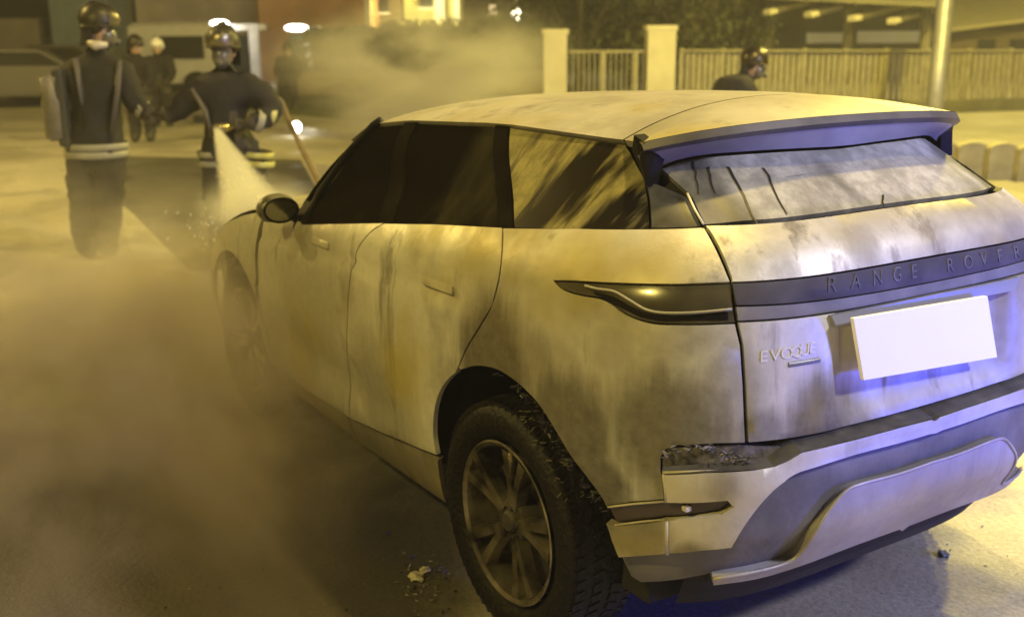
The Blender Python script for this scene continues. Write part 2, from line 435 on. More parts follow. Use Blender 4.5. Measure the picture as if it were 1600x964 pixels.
# black inner shell behind the panels
bm = bmesh.new(); vv = np.arange(-2.08, PI+2.08+.01, .0433); zz = np.arange(.26, 1.53, .05); gr = {}
for i, v in enumerate(vv):
    for j, z in enumerate(zz):
        gr[i, j] = bm.verts.new(SP(v, z)-NS(v, z)*.035)
for i in range(len(vv)-1):
    for j in range(len(zz)-1):
        P = SP(vv[i]+.02, zz[j]+.025)
        if (P[0]-.0)**2+(P[2]-.42)**2 < .56**2 and abs(P[1]) > .5: continue
        if (P[0]-.22)**2+(P[2]-.42)**2 < .40**2 and abs(P[1]) > .5: continue
        if (P[0]+.25)**2+(P[2]-.42)**2 < .45**2 and abs(P[1]) > .7: continue
        if (P[0]-fw)**2+(P[2]-.40)**2 < .50**2: continue
        if P[0] > fw+.30 or (P[0] > 2.05 and P[2] > .92-.35*(P[0]-2.05)): continue
        if P[2] > .98 and P[0] > 1.40+(1.5-P[2])*1.0: continue
        bm.faces.new((gr[i, j], gr[i+1, j], gr[i+1, j+1], gr[i, j+1]))
for v in [v for v in bm.verts if not v.link_faces]: bm.verts.remove(v)
done(bm, 'inner_shell', DARK, body)
# wheel houses
for wx in (0, fw):
    for s in (1, -1):
        bm = bmesh.new(); rr = .50
        R = [[bm.verts.new((wx+rr*math.cos(a)*(1 if wx else 1.0), s*y, .42+rr*math.sin(a))) for a in np.linspace(-.02, PI+.02, 30)] for y in (.80, .50)]
        for k in range(29): bm.faces.new((R[0][k], R[0][k+1], R[1][k+1], R[1][k]))
        bm.faces.new(R[1]); done(bm, 'wheel_liner', DARK, body)
# arch lip: raised painted edge round the rear wheel opening
# floor pan
box('floor_pan', (1.1, 0, .33), (3.2, 1.5, .08), DARK, body)
# front: bumper, grille and bonnet
def front_pt(v, z):   # v 0..pi from left to right
    s, c = math.sin(v), math.cos(v); n = 3.6; r = (abs(s)**n+abs(c)**n)**(-1/n)
    W = WW(3.0, min(z, 1.0))*.985; a = (.50 if z < .75 else .50-.14*((z-.75)/.3)**1.5)
    return Vector((fx(3.05+a*r*s), W*r*c, z))
bm = bmesh.new(); G = [[bm.verts.new(front_pt(v, z)) for v in np.linspace(0, PI, 36)] for z in (.28, .4, .52, .62, .70, .77, .83)]
for a, b in zip(G, G[1:]):
    for k in range(35): bm.faces.new((a[k], a[k+1], b[k+1], b[k]))
done(bm, 'front_bumper', PAINT, body, smooth=True)
bm = bmesh.new()
def bon(x, y):
    W = WW(min(fx(x), 3.0), 1.0)*(.985 if x < 3.0 else .985*(1-.35*max(0, (x-3.0)/.45)**2.5))
    e = 1.075-.25*(max(0, (x-2.0)/1.4))**1.4
    return Vector((fx(x), y*W, e+.075*(1-abs(y)**3)*(1-.6*max(0, (x-2.6)/.9)**2)))
G = [[bm.verts.new(bon(x, y)) for y in np.linspace(-1, 1, 25)] for x in np.linspace(1.80, 3.42, 22)]
for a, b in zip(G, G[1:]):
    for k in range(24): bm.faces.new((a[k], a[k+1], b[k+1], b[k]))
done(bm, 'bonnet', PAINT, body, smooth=True)
for s in (1, -1):
    bm = bmesh.new(); c = [front_pt(.5*PI-s*t, z)+Vector((.012, 0, 0)) for t, z in ((1.28, .79), (.75, .76), (.75, .71), (1.25, .70))]
    q = [bm.verts.new(p) for p in c]; bm.faces.new(q); done(bm, 'headlight', BLACKG, car)
bm = bmesh.new(); q = [bm.verts.new(front_pt(.5*PI-t, z)+Vector((.012, 0, 0))) for t, z in ((.7, .84), (.35, .84), (0, .84), (-.35, .84), (-.7, .84), (-.7, .72), (-.35, .72), (0, .72), (.35, .72), (.7, .72))]
bm.faces.new(q); done(bm, 'grille', BLACKG, car)

# ---- windows
topE = [hit(*p) for p in [(585, 195), (640, 190), (700, 192), (760, 194), (800, 197), (850, 204), (900, 211), (950, 218), (975, 221)]]
tl = [VZ(h) for h in topE]
bl = P2V(smooth_line([(475, 350), (520, 349), (600, 347), (680, 349), (785, 354), (900, 355), (1000, 356), (1060, 355), (1100, 353)], 3))
apill = P2V([(475, 350), (500, 300), (545, 238), (585, 195)])
backline = P2V([(975, 221), (988, 240), (1005, 268), (1030, 285), (1076, 306), (1088, 330), (1100, 353)])
def between(line, lo, hi): return [p for p in line if lo[0] < p[0] < hi[0]]
def pt(px, py): return VZ(hit(px, py))
cuts = [((600, 347), (640, 190)), ((790, 354), (795, 197)), ((1008, 356), (984, 232))]
wf = [apill[0]]+apill[1:-1]+[tl[0]]+[pt(628, 191)]+[pt(585, 347)]+between(bl, apill[0], pt(585, 347))[::-1]
panel('window', wf, GLASS_SIDE, car, off=-.012, gap=.004)
panel('window', mirror(wf), GLASS_SIDE, car, off=-.012, gap=.004)
bp = [pt(588, 347), pt(631, 191), pt(650, 190), pt(612, 347)]
SOOTT = mat('sooted_pillar_trim', (.012, .010, .008), .85, noise=.4, spec=0.)
both('pillar_trim', bp, SOOTT, car, off=-.004, gap=0)
wr = [pt(613, 347), pt(651, 190)]+between(tl, pt(651, 190), pt(770, 195))+[pt(770, 195), pt(774, 354)]+between(bl, pt(613, 347), pt(774, 354))[::-1]
both('window', wr, GLASS_SIDE, car, off=-.012)
cp = [pt(776, 354), pt(772, 195), pt(792, 196), pt(798, 354)]
both('pillar_trim', cp, SOOTT, car, off=-.004, gap=0)
wq = [pt(799, 354), pt(793, 196)]+between(tl, pt(793, 196), pt(975, 221))+[tl[-1]]+P2V([(986, 238), (1006, 275), (1012, 310), (1014, 355)])+between(bl, pt(799, 354), pt(1014, 355))[::-1]
both('quarter_window', wq, GLASS_QTR, car, off=-.010)
dp = P2V([(1015, 355), (1013, 310), (1008, 278), (1030, 285), (1074, 304), (1086, 330), (1098, 353)])
both('pillar_trim', dp, mat('ash_grey_gloss_pillar', (.10, .10, .095), .35, noise=.7, nscale=11), car, off=-.006)

# ---- roof
edge = [np.array(h)+np.array([0, 0, .004]) for h in topE]
edge[0:0] = [np.array([1.36, .70, 1.455])]
ZT = [(-.46, 1.600), (-.3, 1.630), (-.1, 1.638), (.2, 1.632), (.6, 1.615), (1.0, 1.592), (1.25, 1.555), (1.36, 1.52)]
def roof_pt(e, k):
    x, ey, ez = e; zt = interp(x, ZT); y = ey*k
    return Vector((x-.10*(1-k*k)*sst(.9, 1.36, x)*-1.0, y, ez+(zt-ez)*(1-abs(k)**2.4)))
ks = np.concatenate([np.linspace(-1, -.8, 6)[:-1], np.linspace(-.8, .8, 21), np.linspace(.8, 1, 6)[1:]])
def edge_at(x):
    xs = [e[0] for e in edge][::-1]; return np.array([x, np.interp(x, xs, [e[1] for e in edge][::-1]), np.interp(x, xs, [e[2] for e in edge][::-1])])
def loft(name, es, mt, parent, ptf, drop=.02):
    bm = bmesh.new(); G = [[bm.verts.new(ptf(e, k)) for k in ks] for e in es]
    for a, b in zip(G, G[1:]):
        for k in range(len(ks)-1): bm.faces.new((a[k], a[k+1], b[k+1], b[k]))
    for idx in (0, -1):
        for a, b in zip(G, G[1:]):
            p, q = a[idx], b[idx]
            p2 = bm.verts.new(p.co+Vector((0, -math.copysign(.02, p.co.y), -drop))); q2 = bm.verts.new(q.co+Vector((0, -math.copysign(.02, q.co.y), -drop)))
            bm.faces.new((p, q, q2, p2))
    return done(bm, name, mt, parent, auto=50)
xe = edge[-1][0]
roof = loft('roof', [edge_at(x) for x in np.linspace(1.36, xe+.004, 26)], ROOFP, body, roof_pt)
# windscreen and its frame
bm = bmesh.new()
def ws(s, t):   # t 0 bottom .. 1 top
    b = Vector((1.98-.10*s*s*1.0+.02, s*.80, 1.06+.04*(1-s*s))); T = Vector((1.36+.10*(1-s*s), s*.69, 1.50+.03*(1-s*s)-.045*s*s))
    p = b.lerp(T, t); p.z += .03*math.sin(PI*t); return p
G = [[bm.verts.new(ws(s, t)) for s in np.linspace(-1, 1, 15)] for t in np.linspace(0, 1, 9)]
for a, b in zip(G, G[1:]):
    for k in range(14): bm.faces.new((a[k], a[k+1], b[k+1], b[k]))
done(bm, 'windscreen', GLASS_SIDE, car, smooth=True)
for s in (1, -1):
    bm = bmesh.new(); tube(bm, [SP(*(lambda p: (p if s > 0 else (PI-p[0], p[1])))(q)) for q in [apill[0], apill[1], apill[2], tl[0]]]+[(1.24, s*.69, 1.50)], .016, 8)
    done(bm, 'roof_pillar', BLACKG, body, smooth=True)

# ---- spoiler: continues the roof and overhangs the rear window
def trail(k):   # trailing edge, k -1..1
    return Vector((-.455+.15*abs(k)**5, k*.66, 1.598-.020*k*k-.035*abs(k)**6))
e0 = edge_at(xe)
def sp_pt(t, k):
    a = roof_pt(np.array([xe, e0[1], e0[2]]), k); b = trail(k)
    p = a.lerp(b, t); p.z += .012*math.sin(PI*t)*(1-k**4); return p
bm = bmesh.new(); N = 10
top = [[bm.verts.new(sp_pt(.012+t*.988, k)) for k in ks] for t in np.linspace(0, 1, N)]
lipv = [bm.verts.new(trail(k)+Vector((.012, 0, -.030*(1-.3*k**4)))) for k in ks]
for a, b in zip(top, top[1:]):
    for i in range(len(ks)-1): bm.faces.new((a[i], a[i+1], b[i+1], b[i]))
for idx in (0, -1):      # thin side skin
    for a, b in zip(top[:-1], top[1:]):
        p, q = a[idx], b[idx]; s = -math.copysign(.015, p.co.y)
        p2 = bm.verts.new(p.co+Vector((0, s, -.02))); q2 = bm.verts.new(q.co+Vector((0, s, -.02))); bm.faces.new((p, q, q2, p2))
sp = done(bm, 'spoiler', ROOFP, body, auto=40)
bm = bmesh.new(); A = [bm.verts.new(trail(k)+Vector((-.001, 0, -.001))) for k in ks]; B = [bm.verts.new(trail(k)+Vector((-.014, 0, -.020))) for k in ks]
Cc = [bm.verts.new(trail(k)+Vector((.015, 0, -.036))) for k in ks]; Dd = [bm.verts.new(Vector((-.27-.02*0+.06*abs(k)**4, k*.575, 1.515-.02*k*k))) for k in ks]
for r1, r2 in ((A, B), (B, Cc)):
    for i in range(len(ks)-1): bm.faces.new((r1[i], r1[i+1], r2[i+1], r2[i]))
done(bm, 'spoiler_lip', mat('dull_black_lip', (.09, .085, .085), .5, noise=.5), sp, auto=40)
bm = bmesh.new(); A = [bm.verts.new(trail(k)+Vector((.015, 0, -.0365))) for k in ks]; un = P2V([(1013, 284), (1020, 270), (1030, 262), (1060, 251), (1100, 243), (1200, 236), (1300, 231)]); un = un+[(PI-v, z) for v, z in un[::-1]]
UP = [SP(v, z)+NS(v, z)*.004 for v, z in un]; yy = [p[1] for p in UP][::-1]
def und(k):
    y = max(min(k*.62, yy[-1]), yy[0]); return Vector([float(np.interp(y, yy, [p[c] for p in UP][::-1])) for c in range(3)])
Dd = [bm.verts.new(und(k)) for k in ks]
for i in range(len(ks)-1): bm.faces.new((A[i], A[i+1], Dd[i+1], Dd[i]))
done(bm, 'spoiler_underside', mat('spoiler_under_blue_shade', (.22, .22, .26), .45, noise=.25), sp, auto=40)  # colour darkened and tinted blue to paint in shade and beacon light
# side fins
for s in (1, -1):
    bm = bmesh.new(); e = SP(*pt(1011, 292)); f2 = SP(*pt(987, 242))
    tp = [Vector((f2[0], s*(f2[1]+.0), f2[2]+.012)), Vector((-.27, s*.655, 1.56)), Vector((-.315, s*.655, 1.543)), Vector((-.33, s*.63, 1.505)), Vector((e[0]-.005, s*(e[1]+.004), e[2]))]
    o = [bm.verts.new(p) for p in tp]; i_ = [bm.verts.new(p+Vector((.01, -s*.045, 0))) for p in tp]
    bm.faces.new(o); bm.faces.new(i_[::-1])
    for k in range(5): bm.faces.new((o[k], o[(k+1) % 5], i_[(k+1) % 5], i_[k]))
    done(bm, 'spoiler_fin', BLACKG, sp)

# ---- tailgate
tg = empty('tailgate', parent=car)
def sym(left, cs):      # left outline + centre line points -> symmetric polygon side
    return left
zc_top = pt(1300, 336)[1]; zL = shut_hi[0][1]
crest_top = [(v, zL+(zc_top-zL)*(1-((PI/2-v)/(PI/2-shut_hi[0][0]))**2)) for v in np.linspace(shut_hi[0][0], PI/2, 8)]
zsT = pt(1400, 411)[1]; zsTL = shut_hi[-1][1]
strip_top = [(v, zsTL+(zsT-zsTL)*(1-((PI/2-v)/(PI/2-shut_hi[-1][0]))**2)) for v in np.linspace(shut_hi[-1][0], PI/2, 6)]
g2 = .004
def close_sym(leftchain):   # chain from bottom-centre up the left side to top-centre
    return leftchain+[(PI-v, z) for v, z in leftchain[::-1] if abs(v-PI/2) > 1e-4]
def sh(chain, d): return [(v+d, z) for v, z in chain]
tailcrest = close_sym(strip_top[::-1]+sh(shut_hi, g2)[::-1][1:-1]+crest_top)
panel('tailgate_skin', tailcrest, PAINT, tg, offf=lambda v, z: .006*sst(1.24, 1.30, z))
pm1 = pt(1147, 478); pm2 = pt(1150, 503)
zm = pt(1400, 452)[1]; zl = pt(1265, 496)[1]
def arcv(v0, z0, zc, n=6): return [(v, z0+(zc-z0)*(1-((PI/2-v)/(PI/2-v0))**2)) for v in np.linspace(v0, PI/2, n)]
stripU = close_sym(arcv(pm1[0]+g2, pm1[1], zm)[::-1]+[(p[0], p[1]) for p in strip_top])
STRIP = mat('sooty_dark_trim_strip', (.075, .07, .08), .6, noise=.45, nscale=9, spec=.25)
panel('trim_strip', stripU, STRIP, tg, off=.002, gap=.002)
stripD = close_sym(arcv(pm2[0]+g2, pm2[1], zl)[::-1]+arcv(pm1[0]+g2, pm1[1], zm))
STRIP2 = mat('ash_grey_trim_strip', (.22, .215, .225), .6, noise=.4, nscale=7, spec=.25)
panel('trim_strip', stripD, STRIP2, tg, off=-.002, gap=.0025)
# lower door skin with a plate recess
zbl = shut_lo[-1][1]; zbc = pt(1420, 643)[1]
pl = pt(1325, 500); pr_ = PI-pl[0]
lowerskin = arcv(shut_lo[-1][0]+g2, zbl, zbc, 8)[::-1]+sh(shut_lo, g2)[::-1][1:-1]+arcv(pm2[0]+g2, pm2[1], zl)
rv = pt(1318, 505)[0]; zt_r = zl+.002; zb_r = .845
def dish(v, z):
    dv = min(v, PI-v)-rv
    a = sst(-.05, .035, dv)*(1-sst(zt_r+.02, zt_r+.05, z))*sst(zb_r-.06, zb_r+.05, z)
    return -.032*a
panel('tailgate_skin', close_sym(lowerskin), PAINT, tg, offf=dish, gv=.022, gz=.02)
# rear window
under = P2V(smooth_line([(1030, 257), (1060, 246), (1100, 238), (1200, 231), (1290, 226)], 3)); underz = pt(1300, 226)[1]
rw = close_sym([(v, z+.012) for v, z in crest_top[::-1]][:-1]+P2V([(1101, 348), (1090, 325), (1078, 300), (1050, 278), (1018, 292)])[:3]+under+[(PI/2, underz+.0)])
panel('rear_window', rw, GLASS_REAR, tg, off=-.012, gap=.004)
bm = bmesh.new(); tube(bm, [SP(*pt(*p))+NS(*pt(*p))*.004 for p in ((1074, 304), (1086, 330), (1099, 352))], .0035, 6)
done(bm, 'window_edge', mat('bright_edge', (.7, .68, .62), .4), tg, smooth=True)
# runs of soot water on the rear window
bm = bmesh.new()
for (x0, y0, x1, y1, wd) in ((1083, 248, 1092, 300, 3), (1106, 256, 1116, 298, 4), (1138, 256, 1182, 345, 5), (1194, 258, 1230, 330, 4), (1230, 272, 1262, 268, 4), (1290, 270, 1310, 272, 4), (1380, 300, 1384, 330, 3)):
    n = 7; L = []; Rr = []
    for i in range(n):
        t = i/(n-1); x = x0+(x1-x0)*t+random.uniform(-2, 2); y = y0+(y1-y0)*t; h = hit(x, y); h2 = hit(x+wd*(1-.5*t), y)
        if h is None or h2 is None: continue
        L.append(h); Rr.append(h2)
    if len(L) < 3: continue
    a = [bm.verts.new(p+NS(*VZ(p))*-.010) for p in L]; b = [bm.verts.new(p+NS(*VZ(p))*-.010) for p in Rr]
    for i in range(len(a)-1): bm.faces.new((a[i], a[i+1], b[i+1], b[i]))
o = done(bm, 'soot_run', mat('wet_soot', (.02, .02, .02), .3), tg); tag(o, kind='stuff')
# ---- rear lamps
LAMP = mat('burnt_lamp_lens', (.085, .075, .045), .22, noise=.4, nscale=6, coat=.5)
lamp = both('rear_lamp', lampU+lampL[::-1][:-1], LAMP, car, off=-.004, gap=.0015)
ins = P2V(smooth_line([(915, 447), (935, 452), (960, 456), (985, 470), (1010, 484), (1040, 489), (1090, 488), (1143, 483)], 4))
for m_ in (0, 1):
    bm = bmesh.new(); tube(bm, [SP(*((PI-p[0], p[1]) if m_ else p))+NS(*((PI-p[0], p[1]) if m_ else p))*.003 for p in ins], .0035, 6)
    done(bm, 'lamp_rib', mat('ash_line', (.26, .25, .19), .5), lamp, smooth=True)
# dark lower band of the lamp
lb_ = P2V(smooth_line([(925, 455), (955, 462), (985, 478), (1010, 490), (1040, 494), (1090, 493), (1138, 489)], 3))+P2V([(1138, 500), (1090, 501), (1035, 502), (1000, 496), (975, 484), (950, 470), (930, 461)])
panel('lamp_band', lb_, BLACKG, lamp, off=-.0015, gap=0, depth=.004)
# ---- rear bumper
bp_ = empty('rear_bumper', parent=car)
UB = P2V([(1036, 738), (1100, 736), (1170, 733)])
slotB = P2V([(1200, 726), (1240, 700), (1300, 686), (1400, 660), (1440, 650)])
cz = pt(1445, 652)[1]
recU = P2V(smooth_line([(1142, 852), (1165, 815), (1190, 778), (1212, 753), (1235, 741), (1270, 731), (1330, 713), (1400, 694), (1440, 682)], 4))
recL = P2V(smooth_line([(1112, 898), (1180, 886), (1225, 873), (1248, 856), (1268, 828), (1290, 795), (1315, 765), (1340, 753), (1400, 737), (1455, 718)], 4))
rc = pt(1447, 681)[1]; rl = pt(1457, 717)[1]
def to_c(chain, zc):    # continue a left chain to the centre line
    chain = [p for p in chain if p[0] < PI/2-.01]; return chain+[(PI/2, zc)]
corner = UB+slotB[:1]
upper = P2V([(1040, 783), (1038, 760), (1036, 739)])+UB[1:]+to_c(slotB, cz)
low = P2V([(1142, 852), (1100, 856), (1045, 861), (1000, 865), (968, 868), (957, 840), (948, 812)])
refl_bot = P2V([(962, 818), (1040, 809), (1100, 803), (1125, 799), (1141, 788)])
refl_top = P2V([(1133, 779), (1040, 783), (990, 786), (951, 792)])
A_ = low[::1]+refl_bot+refl_top[:2]+P2V([(1038, 760), (1036, 739)])+UB[1:]+to_c(slotB, cz)
half = A_; recC = to_c(recU, rc)
bumper = A_+[(PI-v, z) for v, z in A_[::-1][1:]]+[(PI-v, z) for v, z in recC[1:]]+recC[::-1][1:-1]
BUMPM = paint_mat('scorched_bumper_paint', (.60, .585, .55), .35, marks=[(-.55, .85, .56, .12, .75), (-.66, .75, .50, .07, .7), (-.70, .70, .72, .06, .7)])
panel('bumper_skin', bumper, BUMPM, bp_, off=.012, depth=.03, gv=.03, offf=lambda v, z: .022*sst(.60, .80, z)*sst(.6, 1.0, min(v, PI-v)))
# ledge dark slot closing strip on top
bm = bmesh.new(); LG = []
chain = P2V([(1036, 739), (1100, 736), (1170, 733)])+to_c(slotB, cz); chain = chain+[(PI-v, z) for v, z in chain[::-1][1:]]
r1 = [bm.verts.new(SP(v, z)+NS(v, z)*(.012+.022*sst(.60, .80, z)*sst(.6, 1.0, min(v, PI-v))-.002)) for v, z in chain]; r2 = [bm.verts.new(SP(v, z+.025)-NS(v, z+.025)*.035) for v, z in chain]
for i in range(len(chain)-1): bm.faces.new((r1[i], r1[i+1], r2[i+1], r2[i]))
done(bm, 'bumper_ledge', mat('scorched_ledge', (.10, .095, .09), .5, noise=.6, nscale=15), bp_)
recess = [(p[0], p[1]+.004) for p in recC]+[(PI-v, z+.004) for v, z in recC[::-1][1:]]
recL_c = to_c(recL, rl)
recess = recC+[(PI-v, z) for v, z in recC[::-1][1:]]+[(PI-v, z) for v, z in recL_c]+recL_c[::-1][1:]
panel('bumper_recess', recess, TRIM, bp_, off=-.012, gap=-.004, depth=.02, gv=.03)
botc = P2V(smooth_line([(1112, 909), (1180, 899), (1250, 878), (1330, 848), (1400, 823)], 3)); bc = pt(1400, 826)[1]
botm = [p for p in botc if p[0] < PI/2-.01]
skid = recL_c+[(PI-v, z) for v, z in recL_c[::-1][1:]]+[(PI-v, z) for v, z in botm]+[(PI/2, bc-.004)]+botm[::-1]
panel('skid_plate', skid, SKIDM, bp_, off=.014, depth=.04, gap=.002, gv=.03)
bm = bmesh.new(); ch = recL_c+[(PI-v, z) for v, z in recL_c[::-1][1:]]
tube(bm, [SP(v, z)+NS(v, z)*.013 for v, z in ch], .0055, 8); done(bm, 'skid_edge', SKIDM, bp_, smooth=True)
# reflector
both('reflector', P2V([(951, 794), (990, 788), (1040, 785), (1100, 781), (1132, 781), (1139, 787), (1124, 797), (1100, 801), (1040, 807), (962, 816)]), mat('dark_reflector', (.05, .035, .035), .3, noise=.3), bp_, off=-.004, gap=0)
bm = bmesh.new(); h = pt(1073, 793); abox(bm, SP(*h)+NS(*h)*.004, (.02, .02, .014), 0, .004); done(bm, 'sensor', mat('sensor_grey', (.5, .48, .5), .4), bp_)
# seam strips that catch light
SEAM = mat('bare_seam_metal', (.46, .43, .34), .5)
for ps, rr, of in ((((1038, 738), (1041, 760), (1042, 781)), .0045, .013), (((1043, 810), (1043, 835), (1044, 860)), .0045, .013), (((1037, 737), (1100, 735), (1168, 732), (1200, 726)), .004, .016), (((951, 791), (990, 786), (1038, 782)), .003, .004), (((962, 819), (1000, 814), (1040, 810)), .003, .004)):
    bm = bmesh.new(); tube(bm, [SP(*pt(*p))+NS(*pt(*p))*of for p in ps], rr, 6); done(bm, 'bare_seam', SEAM, bp_, smooth=True)
# valance below
val = low[:5]+P2V([(968, 868)])+[X2V(-.40, .36), X2V(-.50, .32)]+P2V([(1000, 912), (1060, 912), (1112, 908)])
both('valance', P2V([(968, 871), (1000, 868), (1045, 864), (1100, 859), (1141, 855), (1125, 880), (1112, 900), (1060, 910), (1000, 914), (985, 905)]), TRIM, bp_, off=-.01, gap=0)
# melted edge of the burnt quarter where the bumper corner came away
bm = bmesh.new()
def crumb(p, r):
    m = Matrix.Translation(p) @ Matrix.Rotation(random.uniform(0, 3), 4, Vector((random.random(), random.random(), 1)).normalized()) @ Matrix.Diagonal((r, r*random.uniform(.5, 1), r*random.uniform(.4, 1), 1))
    q_ = bmesh.ops.create_icosphere(bm, subdivisions=1, radius=1)['verts']
    for v_ in q_: v_.co *= random.uniform(.3, 1.5)
    bmesh.ops.transform(bm, matrix=m @ Matrix.Diagonal((1.5, .8, .35, 1)), verts=q_)
for i in range(70):
    t = random.random(); x = 1036+t*150; y = 716-22*math.sin(PI*min(1, t*1.3+.1))+random.uniform(-6, 7); p = pt(x, y); crumb(Vector(SP(*p)+NS(*p)*random.uniform(-.01, .014)), random.uniform(.003, .009))
o = done(bm, 'melted_crumbs', mat('melted_plastic', (.07, .065, .06), .35, col2=(.3, .28, .25), nscale=90), bp_); tag(o, kind='stuff')
bm = bmesh.new()
p_ = P2V([(1034, 736), (1034, 716), (1045, 702), (1100, 698), (1164, 697), (1195, 700), (1235, 700), (1200, 725), (1168, 732), (1100, 735)])
panel('charred_corner', p_, mat('charred_plastic', (.028, .026, .025), .4, col2=(.16, .15, .14), nscale=30, bump=.6), bp_, off=-.010, gap=0)
o = bm.free()
# arch burnt rubber remains
bm = bmesh.new()
for i in range(80):
    k = random.randrange(len(arch)//2-4, len(arch)-1); p = arch[k]; crumb(Vector(SP(p[0]-.012+random.uniform(-.015, .01), p[1]-random.uniform(0, .02))+NS(*p)*random.uniform(-.02, .004)), random.uniform(.004, .012))
o = done(bm, 'charred_edge', mat('charred_arch_lining', (.012, .011, .01), .45, col2=(.05, .05, .045), nscale=80), bp_); tag(o, kind='stuff')
# ---- plate
bm = bmesh.new()
def onx(px, py, x):
    d = ray(px, py); return CAMP+d*((x-CAMP[0])/d[0])
q = [Vector(onx(*p, -.812)) for p in ((1334, 498), (1543, 463), (1558, 558), (1350, 594))]
a = [bm.verts.new(p) for p in q]; b = [bm.verts.new(p+Vector((.012, 0, 0))) for p in q]
bm.faces.new(a); bm.faces.new(b[::-1])
for k in range(4): bm.faces.new((a[k], a[(k+1) % 4], b[(k+1) % 4], b[k]))
done(bm, 'number_plate', mat('blank_white_plate', (.93, .93, .93), .5, emit=(1, 1, 1), es=0), tg)
# tailgate handle / plate light bar under the strip
panel('plate_lamp_bar', close_sym([(PI/2, zl-.030), (rv-.03, zl-.038), (rv-.05, zl-.002), (PI/2, zl)]), mat('blue_grey_gloss', (.25, .26, .33), .3), tg, off=.012, gap=0, depth=.04)
# ---- lettering pressed on the strip and the badge
def letters(name, txt, v0, z0, size, mt, parent, off, spread=1.0, slope=0.):
    cu = bpy.data.curves.new(name, 'FONT'); cu.body = txt; cu.size = size; cu.extrude = .003; cu.space_character = spread
    t = bpy.data.objects.new(name, cu); COL.objects.link(t); dg = bpy.context.evaluated_depsgraph_get()
    me = bpy.data.meshes.new_from_object(t.evaluated_get(dg)); bpy.data.objects.remove(t)
    for v in me.vertices:   # text x runs to the right = growing v ; arc length ~ .93 m per rad near the centre
        vv = v0+v.co.x/1.0; z = z0+v.co.y+slope*v.co.x
        v.co = Vector(SP(vv, z)+NS(vv, z)*(off+v.co.z))
    return link(name, me, mt, parent)
def spaced(txt, p0, pitch, size, mt, off, slope=-.17):
    a = pt(*p0); b = pt(p0[0]+pitch*2, p0[1]+slope*pitch*2); dv = (b[0]-a[0])/2
    for i, ch in enumerate(txt):
        if ch != ' ': letters('letter', ch, a[0]+dv*i, a[1]+(b[1]-a[1])/2*i*(.4 if size < .05 else 1.0 if i < 5 else 1-.07*(i-5)), size, mt, tg, off)
LET = mat('dulled_chrome_letter', (.13, .125, .14), .6, metal=.1, noise=.6, nscale=30)
spaced('RANGE ROVER', (1290, 457), 36.0, .053, LET, .001, slope=-.155)
spaced('EVOQUE', (1186, 566), 16.5, .040, mat('dull_badge', (.62, .61, .62), .4), -.0005, slope=-.22)
bb = pt(1232, 570); be = pt(1281, 566)
panel('badge_bar', [(bb[0], bb[1]-.006), (be[0], bb[1]-.006), (be[0], bb[1]+.006), (bb[0], bb[1]+.006)], mat('badge_bar_dark', (.10, .10, .13), .35), tg, off=.004, gap=0, depth=.005)
low_v = [(v, z-.002) for v, z in botm]+[(PI/2, bc-.006)]; low_v = low_v+[(PI-v, z) for v, z in low_v[::-1][1:]]
panel('under_valance', low_v+[(v, z-.035) for v, z in low_v[::-1]], DARK, bp_, off=-.03, gap=0, depth=.03)
# ---- mirror
for s in (1, -1):
    mr = empty('door_mirror', (1.63, s*.965, 1.13), parent=car); mr.scale = (.74, .74, .74)
    bm = bmesh.new(); bmesh.ops.create_uvsphere(bm, u_segments=24, v_segments=14, radius=1, matrix=Matrix.Translation((.03, s*.02, .0)) @ Matrix.Diagonal((.075, .115, .085, 1)))
    for v in bm.verts: v.co.x = max(v.co.x, -.035); v.co.z = max(v.co.z, -.072)
    done(bm, 'mirror_shell', mat('sooted_mirror_cap', (.03, .028, .022), .4, col2=(.16, .15, .12), nscale=14), mr, auto=50)
    bm = bmesh.new(); lathe(bm, [(0.0001, 0), (.9, 0), (1, .1), (1, .25), (.9, .3)], 28)
    bmesh.ops.transform(bm, matrix=Matrix.Translation((-.036, s*.02, .0)) @ Matrix.Diagonal((.04, .103, .073, 1)) @ Matrix.Rotation(-PI/2, 4, 'Y'), verts=bm.verts)
    done(bm, 'mirror_rim', BLACKG, mr, smooth=True)
    bm = bmesh.new(); bmesh.ops.create_circle(bm, cap_ends=True, radius=1, segments=28, matrix=Matrix.Translation((-.039, s*.02, 0)) @ Matrix.Diagonal((1, .088, .060, 1)) @ Matrix.Rotation(PI/2, 4, 'Y'))
    done(bm, 'mirror_glass', mat('mirror_silvering', (.30, .30, .26), .12, metal=.9), mr)
    box('mirror_arm', (.0, -s*.12, -.06), (.06, .12, .035), BLACKG, mr)
